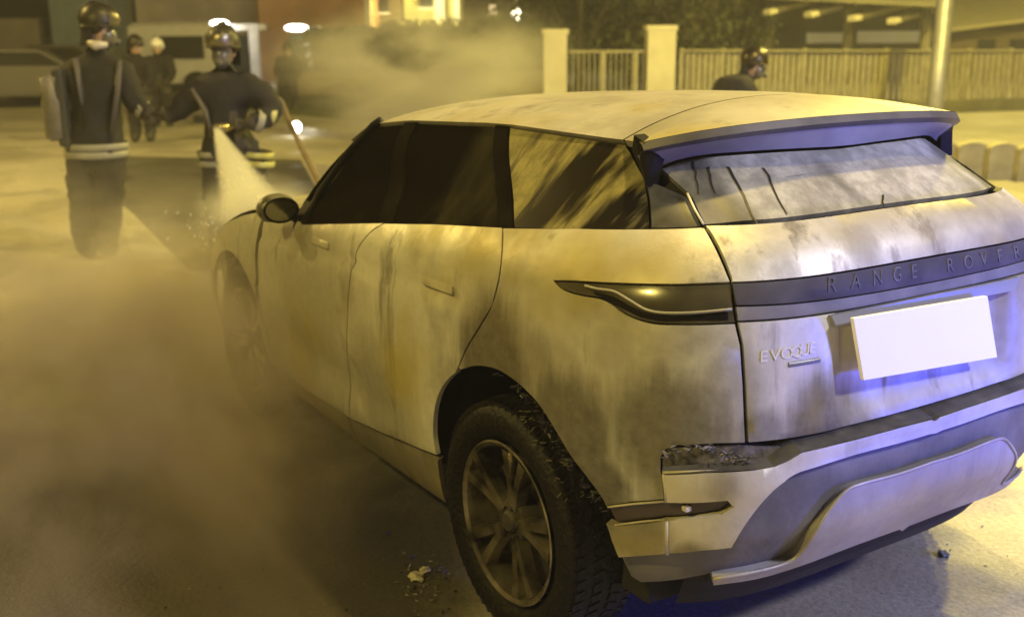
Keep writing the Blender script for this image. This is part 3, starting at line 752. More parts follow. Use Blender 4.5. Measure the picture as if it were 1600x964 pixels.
# ---- wheels
def make_wheel():
    w_ = empty('wheel', parent=car)
    bm = bmesh.new()   # tyre, axis = y, outer face +y
    prof = [(.245, .088), (.262, .104), (.29, .116), (.32, .118), (.342, .108), (.352, .092), (.362, .06), (.364, 0), (.362, -.06), (.352, -.092), (.34, -.11), (.30, -.116), (.262, -.10), (.245, -.088)]
    lathe(bm, prof, 72, 'Y'); done(bm, 'tyre', RUBBER, w_, auto=60)
    bm = bmesh.new()
    for k in range(64):
        for (y, wy, da) in ((.078, .045, 0), (.03, .036, .5), (-.03, .036, 0), (-.078, .045, .5)):
            a = 2*PI*(k+da)/64
            rr = .359 if abs(y) < .05 else .351
            abox(bm, (rr*math.cos(a), y, rr*math.sin(a)), (.016, wy, .024), rot=Matrix.Rotation(-a, 4, 'Y') @ Matrix.Rotation(.25 if y > 0 else -.25, 4, 'X'))
    o = done(bm, 'tyre_tread', RUBBER, w_); tag(o, kind='stuff')
    bm = bmesh.new(); lathe(bm, [(.246, .105), (.240, .108), (.228, .100), (.222, .07), (.218, -.05), (.232, -.09), (.245, -.09)], 64, 'Y'); done(bm, 'rim', ALLOY, w_, auto=40)
    bm = bmesh.new(); lathe(bm, [(.0001, .02), (.19, .02), (.222, .0)], 40, 'Y'); done(bm, 'brake_disc', ALLOYD, w_, auto=40)
    bm = bmesh.new(); lathe(bm, [(.0001, .098), (.026, .098), (.032, .092), (.034, .080), (.062, .078), (.068, .068), (.07, .02)], 32, 'Y'); done(bm, 'hub', ALLOYD, w_, auto=40)
    for k in range(5):
        a0 = 2*PI*k/5+PI/2+.08
        bm = bmesh.new()
        for s in (-1, 1):   # twin spokes that fork outwards
            P = [(.045, s*.10, .086), (.10, s*.13, .090), (.16, s*.165, .096), (.225, s*.20, .102)]
            Q = []
            for r, da, y in P:
                wd = .017+.006*(r > .2)
                for e in (-1, 1):
                    aa = a0+da; t = Vector((-math.sin(aa), 0, math.cos(aa))); c = Vector((r*math.cos(aa), y, r*math.sin(aa)))
                    Q.append((bm.verts.new(c+t*e*wd*.75), bm.verts.new(c+t*e*wd+Vector((0, -.035, 0)))))
            for i in range(3):
                a, b, c, d = Q[2*i], Q[2*i+1], Q[2*i+2], Q[2*i+3]
                bm.faces.new((a[0], b[0], d[0], c[0])); bm.faces.new((a[0], c[0], c[1], a[1])); bm.faces.new((b[0], b[1], d[1], d[0])); bm.faces.new((a[1], c[1], d[1], b[1]))
        done(bm, 'spoke', ALLOY, w_)
    for k in range(5):
        a = 2*PI*k/5+.3; box_c = (.045*math.cos(a), .08, .045*math.sin(a)); bm = bmesh.new(); lathe(bm, [(.0001, .012), (.007, .012), (.009, 0)], 8, 'Y', mat=Matrix.Translation(box_c)); done(bm, 'wheel_bolt', ALLOYD, w_)
    return w_
wh = make_wheel(); wh.location = (0, .80, .376); wh.scale = (1.05, 1.05, 1.05)
for (x, y, rz, sp_) in ((fw, .795, 0, .6), (0, -.795, PI, .2), (fw, -.795, PI, 1.1)):
    c = copy_tree(wh, car); c.location = (x, y, .376); c.rotation_euler = (0, sp_, rz)
wh.rotation_euler = (0, -.12, 0)
bm = bmesh.new()
for i in range(60):
    a = random.uniform(1.75, 2.65); yy = random.choice((random.gauss(.905, .012), random.uniform(.78, .90))); rr = .388-.35*max(0, yy-.885)
    m = Matrix.Translation((rr*math.cos(a), yy, .376+rr*math.sin(a))) @ Matrix.Rotation(-a, 4, 'Y') @ Matrix.Rotation(random.uniform(-.6, .6), 4, 'X')
    s_ = random.uniform(.001, .0055); bm.faces.new([bm.verts.new(m @ Vector(q)) for q in ((.001, -s_*2.2, -s_*.4), (.003, s_*1.8, -s_*.5), (.002, s_*2.4, s_*.5), (.001, -s_*1.5, s_*.6))])
tag(done(bm, 'ash_glint_flakes', mat('ash_glint_flake', (.16, .145, .10), .35), car), kind='stuff')  # pale ash residue; its light colour also paints glints on the tread
# ------------------------------------------------------------------ people
NAVY = mat('navy_turnout_cloth', (.012, .011, .016), .85, noise=.4, nscale=12, bump=.6, bscale=18)
TROUS = mat('dark_turnout_trousers', (.022, .019, .017), .9, noise=.4, nscale=10, bump=.5, bscale=16)
SKIN = mat('skin', (.42, .27, .19), .55)
GLOVE = mat('dark_work_glove', (.05, .045, .035), .8, noise=.3)
HELM = mat('black_helmet_shell', (.03, .026, .020), .42, noise=.4, spec=.35)
CHROME = mat('mirrored_visor', (.22, .20, .15), .3, metal=.8)
BAND = mat('reflective_band', (.27, .27, .23), .5, noise=.2)
BANDY = mat('yellow_reflective_band', (.50, .50, .16), .4, noise=.2)
BOOT = mat('black_boot', (.02, .018, .016), .5)
def skin_body(name, chains, root, mats, parent, classify, sub=2):
    """chains: lists of (joint name | point, radius); equal names are shared joints"""
    me = bpy.data.meshes.new(name); V = {}; vs = []; rad = []; es = set()
    def vid(k, p, r):
        if k in V: return V[k]
        V[k] = len(vs); vs.append(p); rad.append(r); return V[k]
    for ch in chains:
        ids = [vid(*c) for c in ch]
        for a, b in zip(ids, ids[1:]): es.add((min(a, b), max(a, b)))
    me.from_pydata([tuple(v) for v in vs], list(es), [])
    o = bpy.data.objects.new(name, me); COL.objects.link(o)
    m = o.modifiers.new('skin', 'SKIN'); m.use_smooth_shade = True
    for i, r in enumerate(rad):
        r = r if hasattr(r, '__len__') else (r, r); me.skin_vertices[0].data[i].radius = r
        me.skin_vertices[0].data[i].use_root = (i == V[root])
    s = o.modifiers.new('sub', 'SUBSURF'); s.levels = sub; s.render_levels = sub
    dg = bpy.context.evaluated_depsgraph_get(); dg.update()
    m2 = bpy.data.meshes.new_from_object(o.evaluated_get(dg)); bpy.data.objects.remove(o)
    for mm in mats: m2.materials.append(mm)
    rnd = random.Random(len(vs))
    for p in m2.polygons:
        p.material_index = classify(p.center); p.use_smooth = True
    for v in m2.vertices:   # cloth folds
        q = v.co; a = math.sin(q.z*31+q.x*17)*math.sin(q.x*29-q.z*13+q.y*11)+.7*math.sin(q.z*63+q.y*21)*math.sin(q.x*47+q.z*9)
        v.co += v.normal*a*(.010 if .1 < q.z < 1.5 else 0)
    o = bpy.data.objects.new(name, m2); COL.objects.link(o); o.parent = parent; return o
def hand(side, wrist, d, up, pre, spread=.010):
    """palm plus five curled fingers from the wrist along d; returns chains"""
    d = Vector(d).normalized(); up = Vector(up).normalized(); n = d.cross(up).normalized()
    w_ = Vector(wrist); pm = w_+d*.05; kn = w_+d*.085; C = [[(pre+'wr', tuple(w_), .030), (pre+'pm', tuple(pm), (.036, .026)), (pre+'kn', tuple(kn), (.036, .022))]]
    for i, (o, L) in enumerate(((-.030, .060), (-.010, .072), (.010, .068), (.030, .054))):
        b = kn+up*o+d*.012; c1 = b+d*L*.4-n*.008; c2 = c1+d*L*.25-n*L*.30; c3 = c2-d*L*.10-n*L*.30
        C.append([(pre+'kn', tuple(kn), .03), (pre+'f%da' % i, tuple(b), .0115), (pre+'f%db' % i, tuple(c1), .0105), (pre+'f%dc' % i, tuple(c2), .0098), (pre+'f%dd' % i, tuple(c3), .009)])
    b = w_+d*.03+up*.035; C.append([(pre+'pm', tuple(pm), .03), (pre+'ta', tuple(b-n*.012), .013), (pre+'tb', tuple(b+d*.03-n*.035+up*.006), .012), (pre+'tc', tuple(b+d*.045-n*.055), .010)])
    return C
def helmet(parent, c, face, tilt=0., visor=True, shell=None, neck=True, crest=True):
    """fire helmet: shell, brim, visor, crest; face = unit direction in the local xy plane"""
    ang = math.atan2(face[1], face[0]); h = empty('helmet', c, ang, parent); h.rotation_euler = (0, tilt, ang)
    bm = bmesh.new(); bmesh.ops.create_uvsphere(bm, u_segments=28, v_segments=18, radius=1)
    for v in bm.verts:
        x, y, z = v.co; z2 = z
        if z < -.15: z2 = -.15+(z+.15)*(.15 if x > .1 else .75)
        v.co = Vector((x*.152+(.0 if x < 0 else .01), y*.125, z2*.150+.03))
    bmesh.ops.delete(bm, geom=[v for v in bm.verts if v.co.x > .075 and v.co.z < .015], context='VERTS')
    done(bm, 'helmet_shell', shell or HELM, h, smooth=True)
    if crest:
        bm = bmesh.new(); tube(bm, [(.15, 0, .07), (.12, 0, .125), (.05, 0, .178), (-.04, 0, .183), (-.12, 0, .13), (-.155, 0, .05)], [.006, .012, .014, .014, .012, .006], 8); done(bm, 'helmet_crest', shell or HELM, h, smooth=True)
    if visor:
        bm = bmesh.new(); G = [[bm.verts.new(((.150+.012*math.sin(PI*t))*math.cos(a)+.004, .135*math.sin(a), .095-.085*t)) for a in np.linspace(-1.1, 1.1, 15)] for t in np.linspace(0, 1, 6)]
        for a, b in zip(G, G[1:]):
            for k in range(14): bm.faces.new((a[k], a[k+1], b[k+1], b[k]))
        done(bm, 'visor', CHROME, h, smooth=True)
    bm = bmesh.new(); lathe(bm, [(.155, .005), (.166, -.004), (.156, -.012)], 28, 'Z', mat=Matrix.Diagonal((1, .84, 1, 1))); done(bm, 'helmet_rim', shell or HELM, h, smooth=True)
    if neck:
        bm = bmesh.new(); G = [[bm.verts.new((-.135*math.cos(a)-(.01+.02*t), .118*math.sin(a)*(1-.05*t), -.02-.13*t)) for a in np.linspace(-1.25, 1.25, 13)] for t in np.linspace(0, 1, 5)]
        for a, b in zip(G, G[1:]):
            for k in range(12): bm.faces.new((a[k], a[k+1], b[k+1], b[k]))
        done(bm, 'neck_guard', NAVY, h, smooth=True)
    return h
def head_mesh(parent, c, face, mask=True):
    ang = math.atan2(face[1], face[0]); h = empty('head', c, ang, parent)
    bm = bmesh.new(); bmesh.ops.create_uvsphere(bm, u_segments=28, v_segments=20, radius=1)
    for v in bm.verts:
        x, y, z = v.co; jaw = max(0, -z)
        X = x*.098*(1-.12*jaw); Y = y*.078*(1-.28*jaw); Z = z*.122
        if x > .55:
            X += .022*math.exp(-((y/.16)**2))*math.exp(-(((z+.12)/.22)**2))            # nose
            X += .006*math.exp(-((y/.35)**2))*math.exp(-(((z+.52)/.09)**2))            # lips
            X -= .010*math.exp(-(((abs(y)-.36)/.15)**2))*math.exp(-(((z-.05)/.13)**2)) # eye sockets
            X += .007*math.exp(-(((z-.24)/.10)**2))                                    # brow
            X += .010*math.exp(-((y/.3)**2))*math.exp(-(((z+.85)/.15)**2))             # chin
        v.co = Vector((X, Y, Z))
    done(bm, 'face', SKIN, h, smooth=True)
    for s in (1, -1):
        bm = bmesh.new(); bmesh.ops.create_uvsphere(bm, u_segments=12, v_segments=8, radius=.012, matrix=Matrix.Translation((.082, s*.030, .006))); done(bm, 'eye', mat('eye_white', (.6, .58, .55), .2), h, smooth=True)
        bm = bmesh.new(); bmesh.ops.create_uvsphere(bm, u_segments=10, v_segments=8, radius=1, matrix=Matrix.Translation((-.005, s*.082, -.005)) @ Matrix.Diagonal((.016, .008, .032, 1))); done(bm, 'ear', SKIN, h, smooth=True)
    if mask:
        bm = bmesh.new(); bmesh.ops.create_uvsphere(bm, u_segments=20, v_segments=14, radius=1, matrix=Matrix.Translation((.052, 0, -.035)) @ Matrix.Diagonal((.075, .078, .095, 1)))
        done(bm, 'breathing_mask', mat('mask_rubber_and_lens', (.09, .085, .08), .2, coat=.6), h, smooth=True)
        bm = bmesh.new(); lathe(bm, [(.0001, .045), (.026, .045), (.030, .03), (.030, 0)], 18, 'Z', mat=Matrix.Translation((.10, 0, -.075)) @ Matrix.Rotation(PI/2+.3, 4, 'Y')); done(bm, 'mask_filter', mat('filter_grey', (.06, .058, .055), .5), h, smooth=True)
    return h
def band_ring(name, parent, c, rx, ry, h, mt, rot=None, seg=26, tz=0.):
    bm = bmesh.new(); m = Matrix.Translation(c) @ (rot or Matrix.Identity(4)) @ Matrix.Diagonal((rx, ry, 1, 1)) 
    lathe(bm, [(1.0, -h/2), (1.03, -h/2+.004), (1.03, h/2-.004), (1.0, h/2)], seg, 'Z', mat=m)
    for v in bm.verts: v.co.z += tz*(v.co.x-c[0])
    return done(bm, name, mt, parent, smooth=True)
def orient(d):
    return Vector((0, 0, 1)).rotation_difference(Vector(d).normalized()).to_matrix().to_4x4()
AZ = YAW-PI/2      # local x = right in the picture, local y = away from the camera
def body_chains(J, R):
    """J: joints dict, R: radii dict"""
    c = lambda k: (k, J[k], R[k])
    return [[c('pelvis'), c('waist'), c('chest'), c('upper'), c('neck'), c('nape')],
            [c('upper'), c('shL'), c('elL'), c('wrL')], [c('upper'), c('shR'), c('elR'), c('wrR')],
            [c('pelvis'), c('hipL'), c('knL'), c('anL'), c('toL')], [c('pelvis'), c('hipR'), c('knR'), c('anR'), c('toR')]]
RAD = dict(pelvis=(.205, .17), waist=(.205, .17), chest=(.225, .18), upper=(.20, .15), neck=.10, nape=.07, shL=.135, shR=.135, elL=.105, elR=.105, wrL=.072, wrR=.072,
           hipL=.15, hipR=.15, knL=.118, knR=.118, anL=.10, anR=.10, toL=(.065, .055), toR=(.065, .055))
def firefighter(loc, rz, J, label, group, face, headc, R=RAD, mask=True, hands=(('L', None, None), ('R', None, None)), sc_=1., tro_z=.80, visor=True, tilt=0., shell=None, far=False):
    t = thing('person', label, 'firefighter', loc, rz, group)
    ch = body_chains(J, R)
    for s, d, up in hands:
        if d is None:
            d = Vector(J['wr'+s])-Vector(J['el'+s]); up = (0, 0, 1) if abs(d.normalized().z) < .8 else (1, 0, 0)
        hc = hand(s, J['wr'+s], d, up, 'wr'+s if False else 'h'+s)
        # share the wrist joint of the arm
        hc[0][0] = ('wr'+s, J['wr'+s], R['wr'+s]); ch += hc
    hz = {s: Vector(J['wr'+s]) for s in 'LR'}
    def cl(p):
        if p.z < .26: return 3
        for s in 'LR':
            d = (hz[s]-Vector(J['el'+s])).normalized()
            if (p-hz[s]).dot(d) > -.01 and (p-hz[s]).length < .24 and p.z > .3: return 2
        return 1 if p.z < tro_z else 0
    b = skin_body('body', ch, 'pelvis', [NAVY, TROUS, GLOVE, BOOT], t, cl)
    head_mesh(t, headc, face, mask); helmet(t, (headc[0], headc[1], headc[2]+.045), face, tilt, visor, shell)
    return t
# ------------------------------------------------------------------ ground
def ground_mat(name, base, dark, wet=True, patch=()):
    m = bpy.data.materials.new(name); m.use_nodes = True; g = NG(m); b = g.n['Principled BSDF']
    v = g.add('ShaderNodeTexCoord').outputs['Object']
    big = g.noise(v, .55, 4, .6); mid = g.noise(v, 4, 6, .6); grit = g.noise(v, 48, 6, .85)
    col = g.mix(g.ramp(big, .4, .68), base, dark)
    col = g.mix(g.math('MULTIPLY', g.ramp(mid, .5, .75), .5), col, tuple(c*.5 for c in dark))
    f = None
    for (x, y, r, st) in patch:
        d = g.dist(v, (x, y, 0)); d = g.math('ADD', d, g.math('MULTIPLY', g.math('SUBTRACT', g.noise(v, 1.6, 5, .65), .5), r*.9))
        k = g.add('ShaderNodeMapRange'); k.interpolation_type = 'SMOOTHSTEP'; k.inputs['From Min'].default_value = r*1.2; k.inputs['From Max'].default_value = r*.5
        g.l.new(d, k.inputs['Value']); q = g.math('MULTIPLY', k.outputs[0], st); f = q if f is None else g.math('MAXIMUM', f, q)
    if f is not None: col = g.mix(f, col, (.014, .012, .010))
    gm = g.add('ShaderNodeMapRange'); gm.inputs['From Min'].default_value = .3; gm.inputs['From Max'].default_value = .7; gm.inputs['To Min'].default_value = .55; gm.inputs['To Max'].default_value = 1.45
    g.l.new(grit, gm.inputs['Value'])
    mu = g.add('ShaderNodeMix', data_type='RGBA', blend_type='MULTIPLY'); mu.inputs[0].default_value = 1
    g.l.new(col, mu.inputs[6]); g.l.new(gm.outputs[0], mu.inputs[7]); g.l.new(mu.outputs[2], b.inputs['Base Color'])
    w = g.ramp(g.noise(v, .9, 3, .5, loc=(3, 7, 0)), .46, .60)
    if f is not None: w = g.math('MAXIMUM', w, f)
    rg = g.add('ShaderNodeMapRange'); rg.inputs['To Min'].default_value = .85; rg.inputs['To Max'].default_value = .38 if wet else .7
    g.l.new(w, rg.inputs['Value']); g.l.new(rg.outputs[0], b.inputs['Roughness'])
    bp = g.add('ShaderNodeBump'); bp.inputs['Strength'].default_value = .45; bp.inputs['Distance'].default_value = .012
    g.l.new(g.noise(v, 42, 5, .7), bp.inputs['Height']); g.l.new(bp.outputs[0], b.inputs['Normal'])
    return m
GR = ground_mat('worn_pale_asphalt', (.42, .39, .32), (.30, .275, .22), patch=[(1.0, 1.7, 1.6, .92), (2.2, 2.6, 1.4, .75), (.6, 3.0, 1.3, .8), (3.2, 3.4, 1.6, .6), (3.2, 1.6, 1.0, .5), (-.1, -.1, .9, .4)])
def sheet(name, pts, z, mt, kind='structure'):
    bm = bmesh.new(); bm.faces.new([bm.verts.new((x, y, z)) for x, y in pts]); o = done(bm, name, mt); tag(o, kind=kind)
    if o.data.polygons[0].normal.z < 0: o.data.flip_normals()
    return o
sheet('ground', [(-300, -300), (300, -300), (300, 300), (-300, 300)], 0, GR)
def g2(px, py): p = ground(px, py); return (p[0], p[1])
# a darker flat sheet beyond the pale painted wedge
DK = ground_mat('dark_ground_sheet', (.075, .07, .055), (.06, .055, .045))
p1 = g2(112, 243); p2 = g2(470, 250); p3 = g2(560, 415); p4 = g2(290, 425); p5 = g2(190, 325)
sheet('road', [p1, p2, p3, p4, p5], .004, DK)
WHT = mat('worn_road_paint', (.55, .53, .46), .7, noise=.45, nscale=5)
sheet('road_marking', [g2(190, 322), g2(200, 328), g2(300, 428), g2(218, 422), g2(196, 375)], .008, WHT)
# pavement with a kerb beyond the road, and the one at the right
kd = np.array(g2(420, 204))-np.array(g2(560, 221)); kd /= np.linalg.norm(kd); kn = np.array([kd[1], -kd[0]])
if kn[1] > 0: kn = -kn
kp = np.array(g2(560, 221))
PAVE = ground_mat('concrete_paving', (.26, .24, .19), (.20, .185, .15), wet=False)
KERB = mat('stone_kerb', (.30, .28, .23), .8, noise=.3, nscale=6, bump=.4)
rzk = math.atan2(kd[1], kd[0])
def along(s, n): p = kp+kd*s+kn*n; return (float(p[0]), float(p[1]))
bm = bmesh.new()
a = [along(-26, .16), along(26, .16), along(26, 30), along(-26, 30)]
lo = [bm.verts.new((x, y, -.05)) for x, y in a]; hi = [bm.verts.new((x, y, .125)) for x, y in a]
bm.faces.new(hi)
for k in range(4): bm.faces.new((lo[k], lo[(k+1) % 4], hi[(k+1) % 4], hi[k]))
tag(done(bm, 'pavement', PAVE), kind='structure')
kroot = tag(empty('kerb', (0, 0, 0)), kind='structure')
first = None
for i in range(44):
    c = along(-20+i*1.0, .07)
    if first is None:
        bm = bmesh.new(); abox(bm, (0, 0, .03), (.985, .16, .21), 0, .012); first = done(bm, 'kerb_stone', KERB, kroot)
    else:
        first = first.copy(); COL.objects.link(first)
    first.location = (c[0], c[1], 0); first.rotation_euler = (0, 0, rzk)
GRASSM = mat('grass_blades', (.07, .085, .02), .8, noise=.5, nscale=20)
bm = bmesh.new()
for i in range(9000):
    s = random.uniform(-6, 20); n = random.uniform(1.6, 5.6); x, y = along(s, n); a = random.uniform(0, PI); h = random.uniform(.04, .13); wv = .008
    dx, dy = math.cos(a)*wv, math.sin(a)*wv; lx, ly = random.uniform(-.04, .04), random.uniform(-.04, .04)
    v = [bm.verts.new(q) for q in ((x-dx, y-dy, .12), (x+dx, y+dy, .12), (x+lx, y+ly, .12+h))]; bm.faces.new(v)
tag(done(bm, 'grass', GRASSM), 'strip of short rough grass behind the kerb', None, kind='stuff')
VERGE = ground_mat('verge_soil', (.085, .085, .03), (.06, .06, .02), wet=False)
sheet('verge', [along(-6, 1.5), along(22, 1.5), along(22, 5.8), along(-6, 5.8)], .129, VERGE)
# ------------------------------------------------------------------ boxes placed by picture column and distance
def pbox(name, x0, x1, y0, y1, D, T, mt, parent=None, bevel=0., dz=0.):
    """upright box seen between columns x0..x1 and rows y0..y1 at distance D, T deep; y1=None: stands on the ground"""
    a = at(x0, y0, D); b = at(x1, y0, D); c = (a+b)/2; W = np.linalg.norm((b-a)[:2]); top = c[2]
    bot = 0. if y1 is None else at((x0+x1)/2, y1, D)[2]
    fw_ = np.array([CF[0], CF[1], 0]); fw_ /= np.linalg.norm(fw_); c = c+fw_*T/2
    return box(name, (c[0], c[1], (top+bot)/2), (W, T, top-bot), mt, parent, AZ, bevel)
def base(px, D):
    p = at(px, 100, D); return (float(p[0]), float(p[1]), 0.)
def child(o, t):   # keep world place while parenting to an Empty
    o.parent = t; o.matrix_parent_inverse = Matrix.Translation(t.location) @ Matrix.Rotation(t.rotation_euler[2], 4, 'Z'); o.matrix_parent_inverse.invert(); return o
def T(name, label, cat, px, D, group=None): return thing(name, label, cat, base(px, D), 0., group)
CREAM = mat('yellow_washed_plaster', (.62, .58, .40), .8, noise=.15, nscale=3, bump=.2)
BEIGE = mat('beige_render', (.38, .32, .24), .85, noise=.2, nscale=1.5, bump=.2)
ORANGE = mat('terracotta_render', (.36, .20, .085), .85, noise=.2, nscale=1.5, bump=.2)
WHITE = mat('white_painted_metal', (.55, .54, .52), .5, noise=.12, nscale=4)
GREYB = mat('blue_grey_panels', (.30, .36, .36), .6, noise=.15, nscale=2)
WIN = mat('dark_window_glass', (.02, .02, .02), .15)
FENCE = mat('painted_fence_metal', (.36, .33, .20), .6, noise=.25, nscale=6)
# ---- gate pillars, gate and slatted fence
for (x0, x1, y0, lab, dz) in ((847, 889, 46, 'square cream gate pillar left of the railing gate', 0), (1010, 1060, 40, 'square cream gate pillar between the railing gate and the long slatted fence', 0)):
    t = T('gate_pillar', lab, 'pillar', (x0+x1)/2, 19.0, 'gate pillars'); 
    child(pbox('pillar_shaft', x0+3, x1-3, y0+8, None, 19.0, .5, CREAM), t)
    child(pbox('pillar_cap', x0, x1, y0, y0+9, 18.97, .56, CREAM, bevel=.02), t)
t = T('railing_gate', 'low metal railing gate between the two cream pillars', 'gate', 950, 19.2)
child(pbox('top_rail', 890, 1011, 79, 83, 19.2, .05, FENCE), t); child(pbox('bottom_rail', 890, 1011, 186, 192, 19.2, .05, FENCE), t)
for x in (940, 991): child(pbox('gate_post', x, x+6, 80, 190, 19.19, .07, FENCE), t)
for i in range(14): child(pbox('bar', 895+i*8.4, 896.8+i*8.4, 84, 187, 19.21, .025, FENCE), t)
t = T('slatted_fence', 'long olive metal slat fence running right from the gate pillars', 'fence', 1060, 21)
def FD(px): return 20.5+(px-1060)/540*2.2
def fseg(name, x0, x1, y0, y1, T_, mt, off=0.): return child(pbox(name, x0, x1, y0, y1, FD((x0+x1)/2)+off, T_, mt), t)
x = 1062
k = 0
while x < 1640:
    if k % 7 == 0: fseg('fence_post', x, x+7, 76, None, .1, FENCE, -.06)
    else: fseg('slat', x+.6, x+7.4, 83, 166, .03, FENCE)
    x += 9.2; k += 1
bm = bmesh.new()
for (yy, hh) in ((80, .05), (158, .05)):
    P = [at(1062, yy, FD(1062)-.05), at(1640, yy, FD(1640)-.05)]
    bm = bmesh.new(); tube(bm, P, .028, 6); child(done(bm, 'fence_rail', FENCE), t)
w_ = T('boundary_wall', 'low rendered wall under the slatted fence', 'wall', 1330, 21.5)
a = at(1060, 167, FD(1060)); b = at(1650, 167, FD(1650)); c = (a+b)/2; d = b-a
child(box('wall_body', (c[0], c[1], a[2]/2-.02), (np.linalg.norm(d[:2]), .25, a[2]), mat('olive_wall_render', (.20, .19, .11), .85, noise=.3, nscale=2), None, math.atan2(d[1], d[0])), w_)
# ---- pole at the right
t = T('lamp_post', 'tall pale grey metal post standing in front of the slatted fence', 'post', 1462, 18.5)
p0 = at(1461, 165, 18.5); p1_ = at(1477, 0, 18.5); dd = (p1_-p0)/(p1_[2]-p0[2]); b0 = p0-dd*p0[2]
bm = bmesh.new(); tube(bm, [b0, b0+dd*1.2, b0+dd*4, b0+dd*7], [.15, .145, .13, .09], 16); child(done(bm, 'post_shaft', METAL, smooth=True), t)
bm = bmesh.new(); lathe(bm, [(.24, 0), (.24, .04), (.18, .05), (.17, .3), (.150, .32)], 20, 'Z', mat=Matrix.Translation(tuple(b0))); child(done(bm, 'post_base', METAL, auto=40), t)
# ---- scalloped edging and plants at the right
t = T('scalloped_edging', 'low olive garden edging with a scalloped top at the right behind the car', 'edging', 1560, 12)
EDG = mat('olive_edging_stone', (.40, .37, .20), .75, noise=.3, nscale=5, bump=.3)
fhd = np.array([math.cos(YAW), math.sin(YAW), 0])
for i in range(7):
    a = ground(1462+i*47, 292+i*2.2); wd = .168; bm = bmesh.new(); hh = .47
    pr2 = [(-wd, 0), (wd, 0), (wd, hh)]+[(wd*math.cos(q), hh+.075*math.sin(q)) for q in np.linspace(.12, PI-.12, 11)]+[(-wd, hh)]
    prism(bm, pr2, .12, Matrix.Rotation(PI/2, 4, 'X')); o = done(bm, 'edging_stone', EDG); o.location = (a[0], a[1], 0); o.rotation_euler = (0, 0, AZ); child(o, t)
# ---- shed with light roof beams behind the fence
t = T('canopy_shed', 'open shed with a sloping roof on pale beams behind the slatted fence', 'shed', 1330, 33)
SHEDW = mat('shed_wall', (.18, .165, .10), .85, noise=.3, nscale=1); BEAM = mat('pale_beam', (.62, .58, .40), .7, noise=.2)
child(pbox('back_wall', 1180, 1500, 10, None, 37, .3, SHEDW), t)
child(pbox('light_panel', 1262, 1326, 52, 68, 36.8, .1, mat('dim_lit_panel', (.6, .57, .40), .6, emit=(1, .85, .4), es=.12)), t)
child(pbox('light_panel', 1341, 1440, 49, 68, 36.8, .1, bpy.data.materials['dim_lit_panel']), t)
for xx in (1205, 1330, 1452): child(pbox('column', xx-6, xx+6, 6, None, 32.5, .25, BEAM if xx > 2000 else SHEDW), t)
for i, (xa, ya, xb, yb, da, db) in enumerate(((1198, 20, 1300, -6, 31.0, 35.5), (1262, 24, 1372, -4, 31.0, 35.5), (1330, 30, 1420, 8, 31.0, 35.5), (1392, 34, 1470, 14, 31, 35.5))):
    A_ = at(xa, ya, da); B_ = at(xb, yb, db); bm = bmesh.new(); d = Vector(B_-A_); abox(bm, (A_+B_)/2, (d.length, .22, .14), rot=d.to_track_quat('X', 'Z').to_matrix().to_4x4()); child(done(bm, 'beam', BEAM), t)
bm = bmesh.new(); q = [at(1180, -2, 31), at(1470, 12, 31), at(1500, -16, 37), at(1200, -26, 37)]; q2 = [p+np.array([0, 0, .08]) for p in q]
va = [bm.verts.new(p) for p in q]; vb = [bm.verts.new(p) for p in q2]; bm.faces.new(va); bm.faces.new(vb[::-1])
for k in range(4): bm.faces.new((va[k], va[(k+1) % 4], vb[(k+1) % 4], vb[k]))
child(done(bm, 'roof', SHEDW), t)
t = T('low_building', 'long brown building with a pale sloping roof at the far right', 'building', 1560, 36)
child(pbox('wall', 1482, 1700, 48, None, 36, 3, mat('brown_wall', (.13, .10, .06), .85, noise=.3, nscale=1)), t)
bm = bmesh.new(); q = [at(1470, 52, 35.4), at(1710, 22, 35.4), at(1710, -40, 41), at(1470, -10, 41)]; va = [bm.verts.new(p) for p in q]; vb = [bm.verts.new(p+np.array([0, 0, .12])) for p in q]
bm.faces.new(va); bm.faces.new(vb[::-1])
for k in range(4): bm.faces.new((va[k], va[(k+1) % 4], vb[(k+1) % 4], vb[k]))
child(done(bm, 'roof', mat('pale_roof_sheet', (.34, .31, .19), .7, noise=.2)), t)
for xx in (1530, 1580): child(pbox('window', xx, xx+26, 62, 84, 35.95, .1, WIN), t)
# ---- houses at the left
def house(name, label, x0, x1, D, h, mt, T_=6, wins=(), doorx=None, roof=True, group='houses across the road'):
    t = T(name, label, 'house', (x0+x1)/2, D, group)
    ytop = 46-(h-1.838)*FPX/D
    child(pbox('wall', x0, x1, ytop, None, D, T_, mt), t)
    if roof:
        r_ = child(pbox('roof', x0-12, x1+12, ytop-12, ytop, D-.4, T_+.8, mat('brown_roof_tiles', (.14, .08, .05), .8, noise=.3, nscale=3)), t)
    for (a, b, c, d_, lit) in wins:
        o = child(pbox('window', a, b, c, d_, D-.05, .1, lit or WIN), t)
        o2 = child(pbox('window_frame', a-2, b+2, d_, d_+3, D-.09, .16, WHITE), t)
    return t
t = house('terracotta_house', 'terracotta rendered house with a pale downpipe and white porches', 392, 572, 36, 6.2, ORANGE, wins=((420, 440, -60, -20, None), (500, 525, -60, -20, None)))
child(pbox('downpipe', 565, 574, -110, 52, 35.9, .15, CREAM), t)
child(pbox('porch_column', 476, 487, 46, None, 34.5, .22, WHITE), t)
child(pbox('porch_canopy', 446, 494, 42, 49, 34.4, 1.4, WHITE), t)
child(pbox('door', 452, 474, 54, None, 35.9, .1, mat('dark_green_door', (.05, .08, .05), .5)), t)
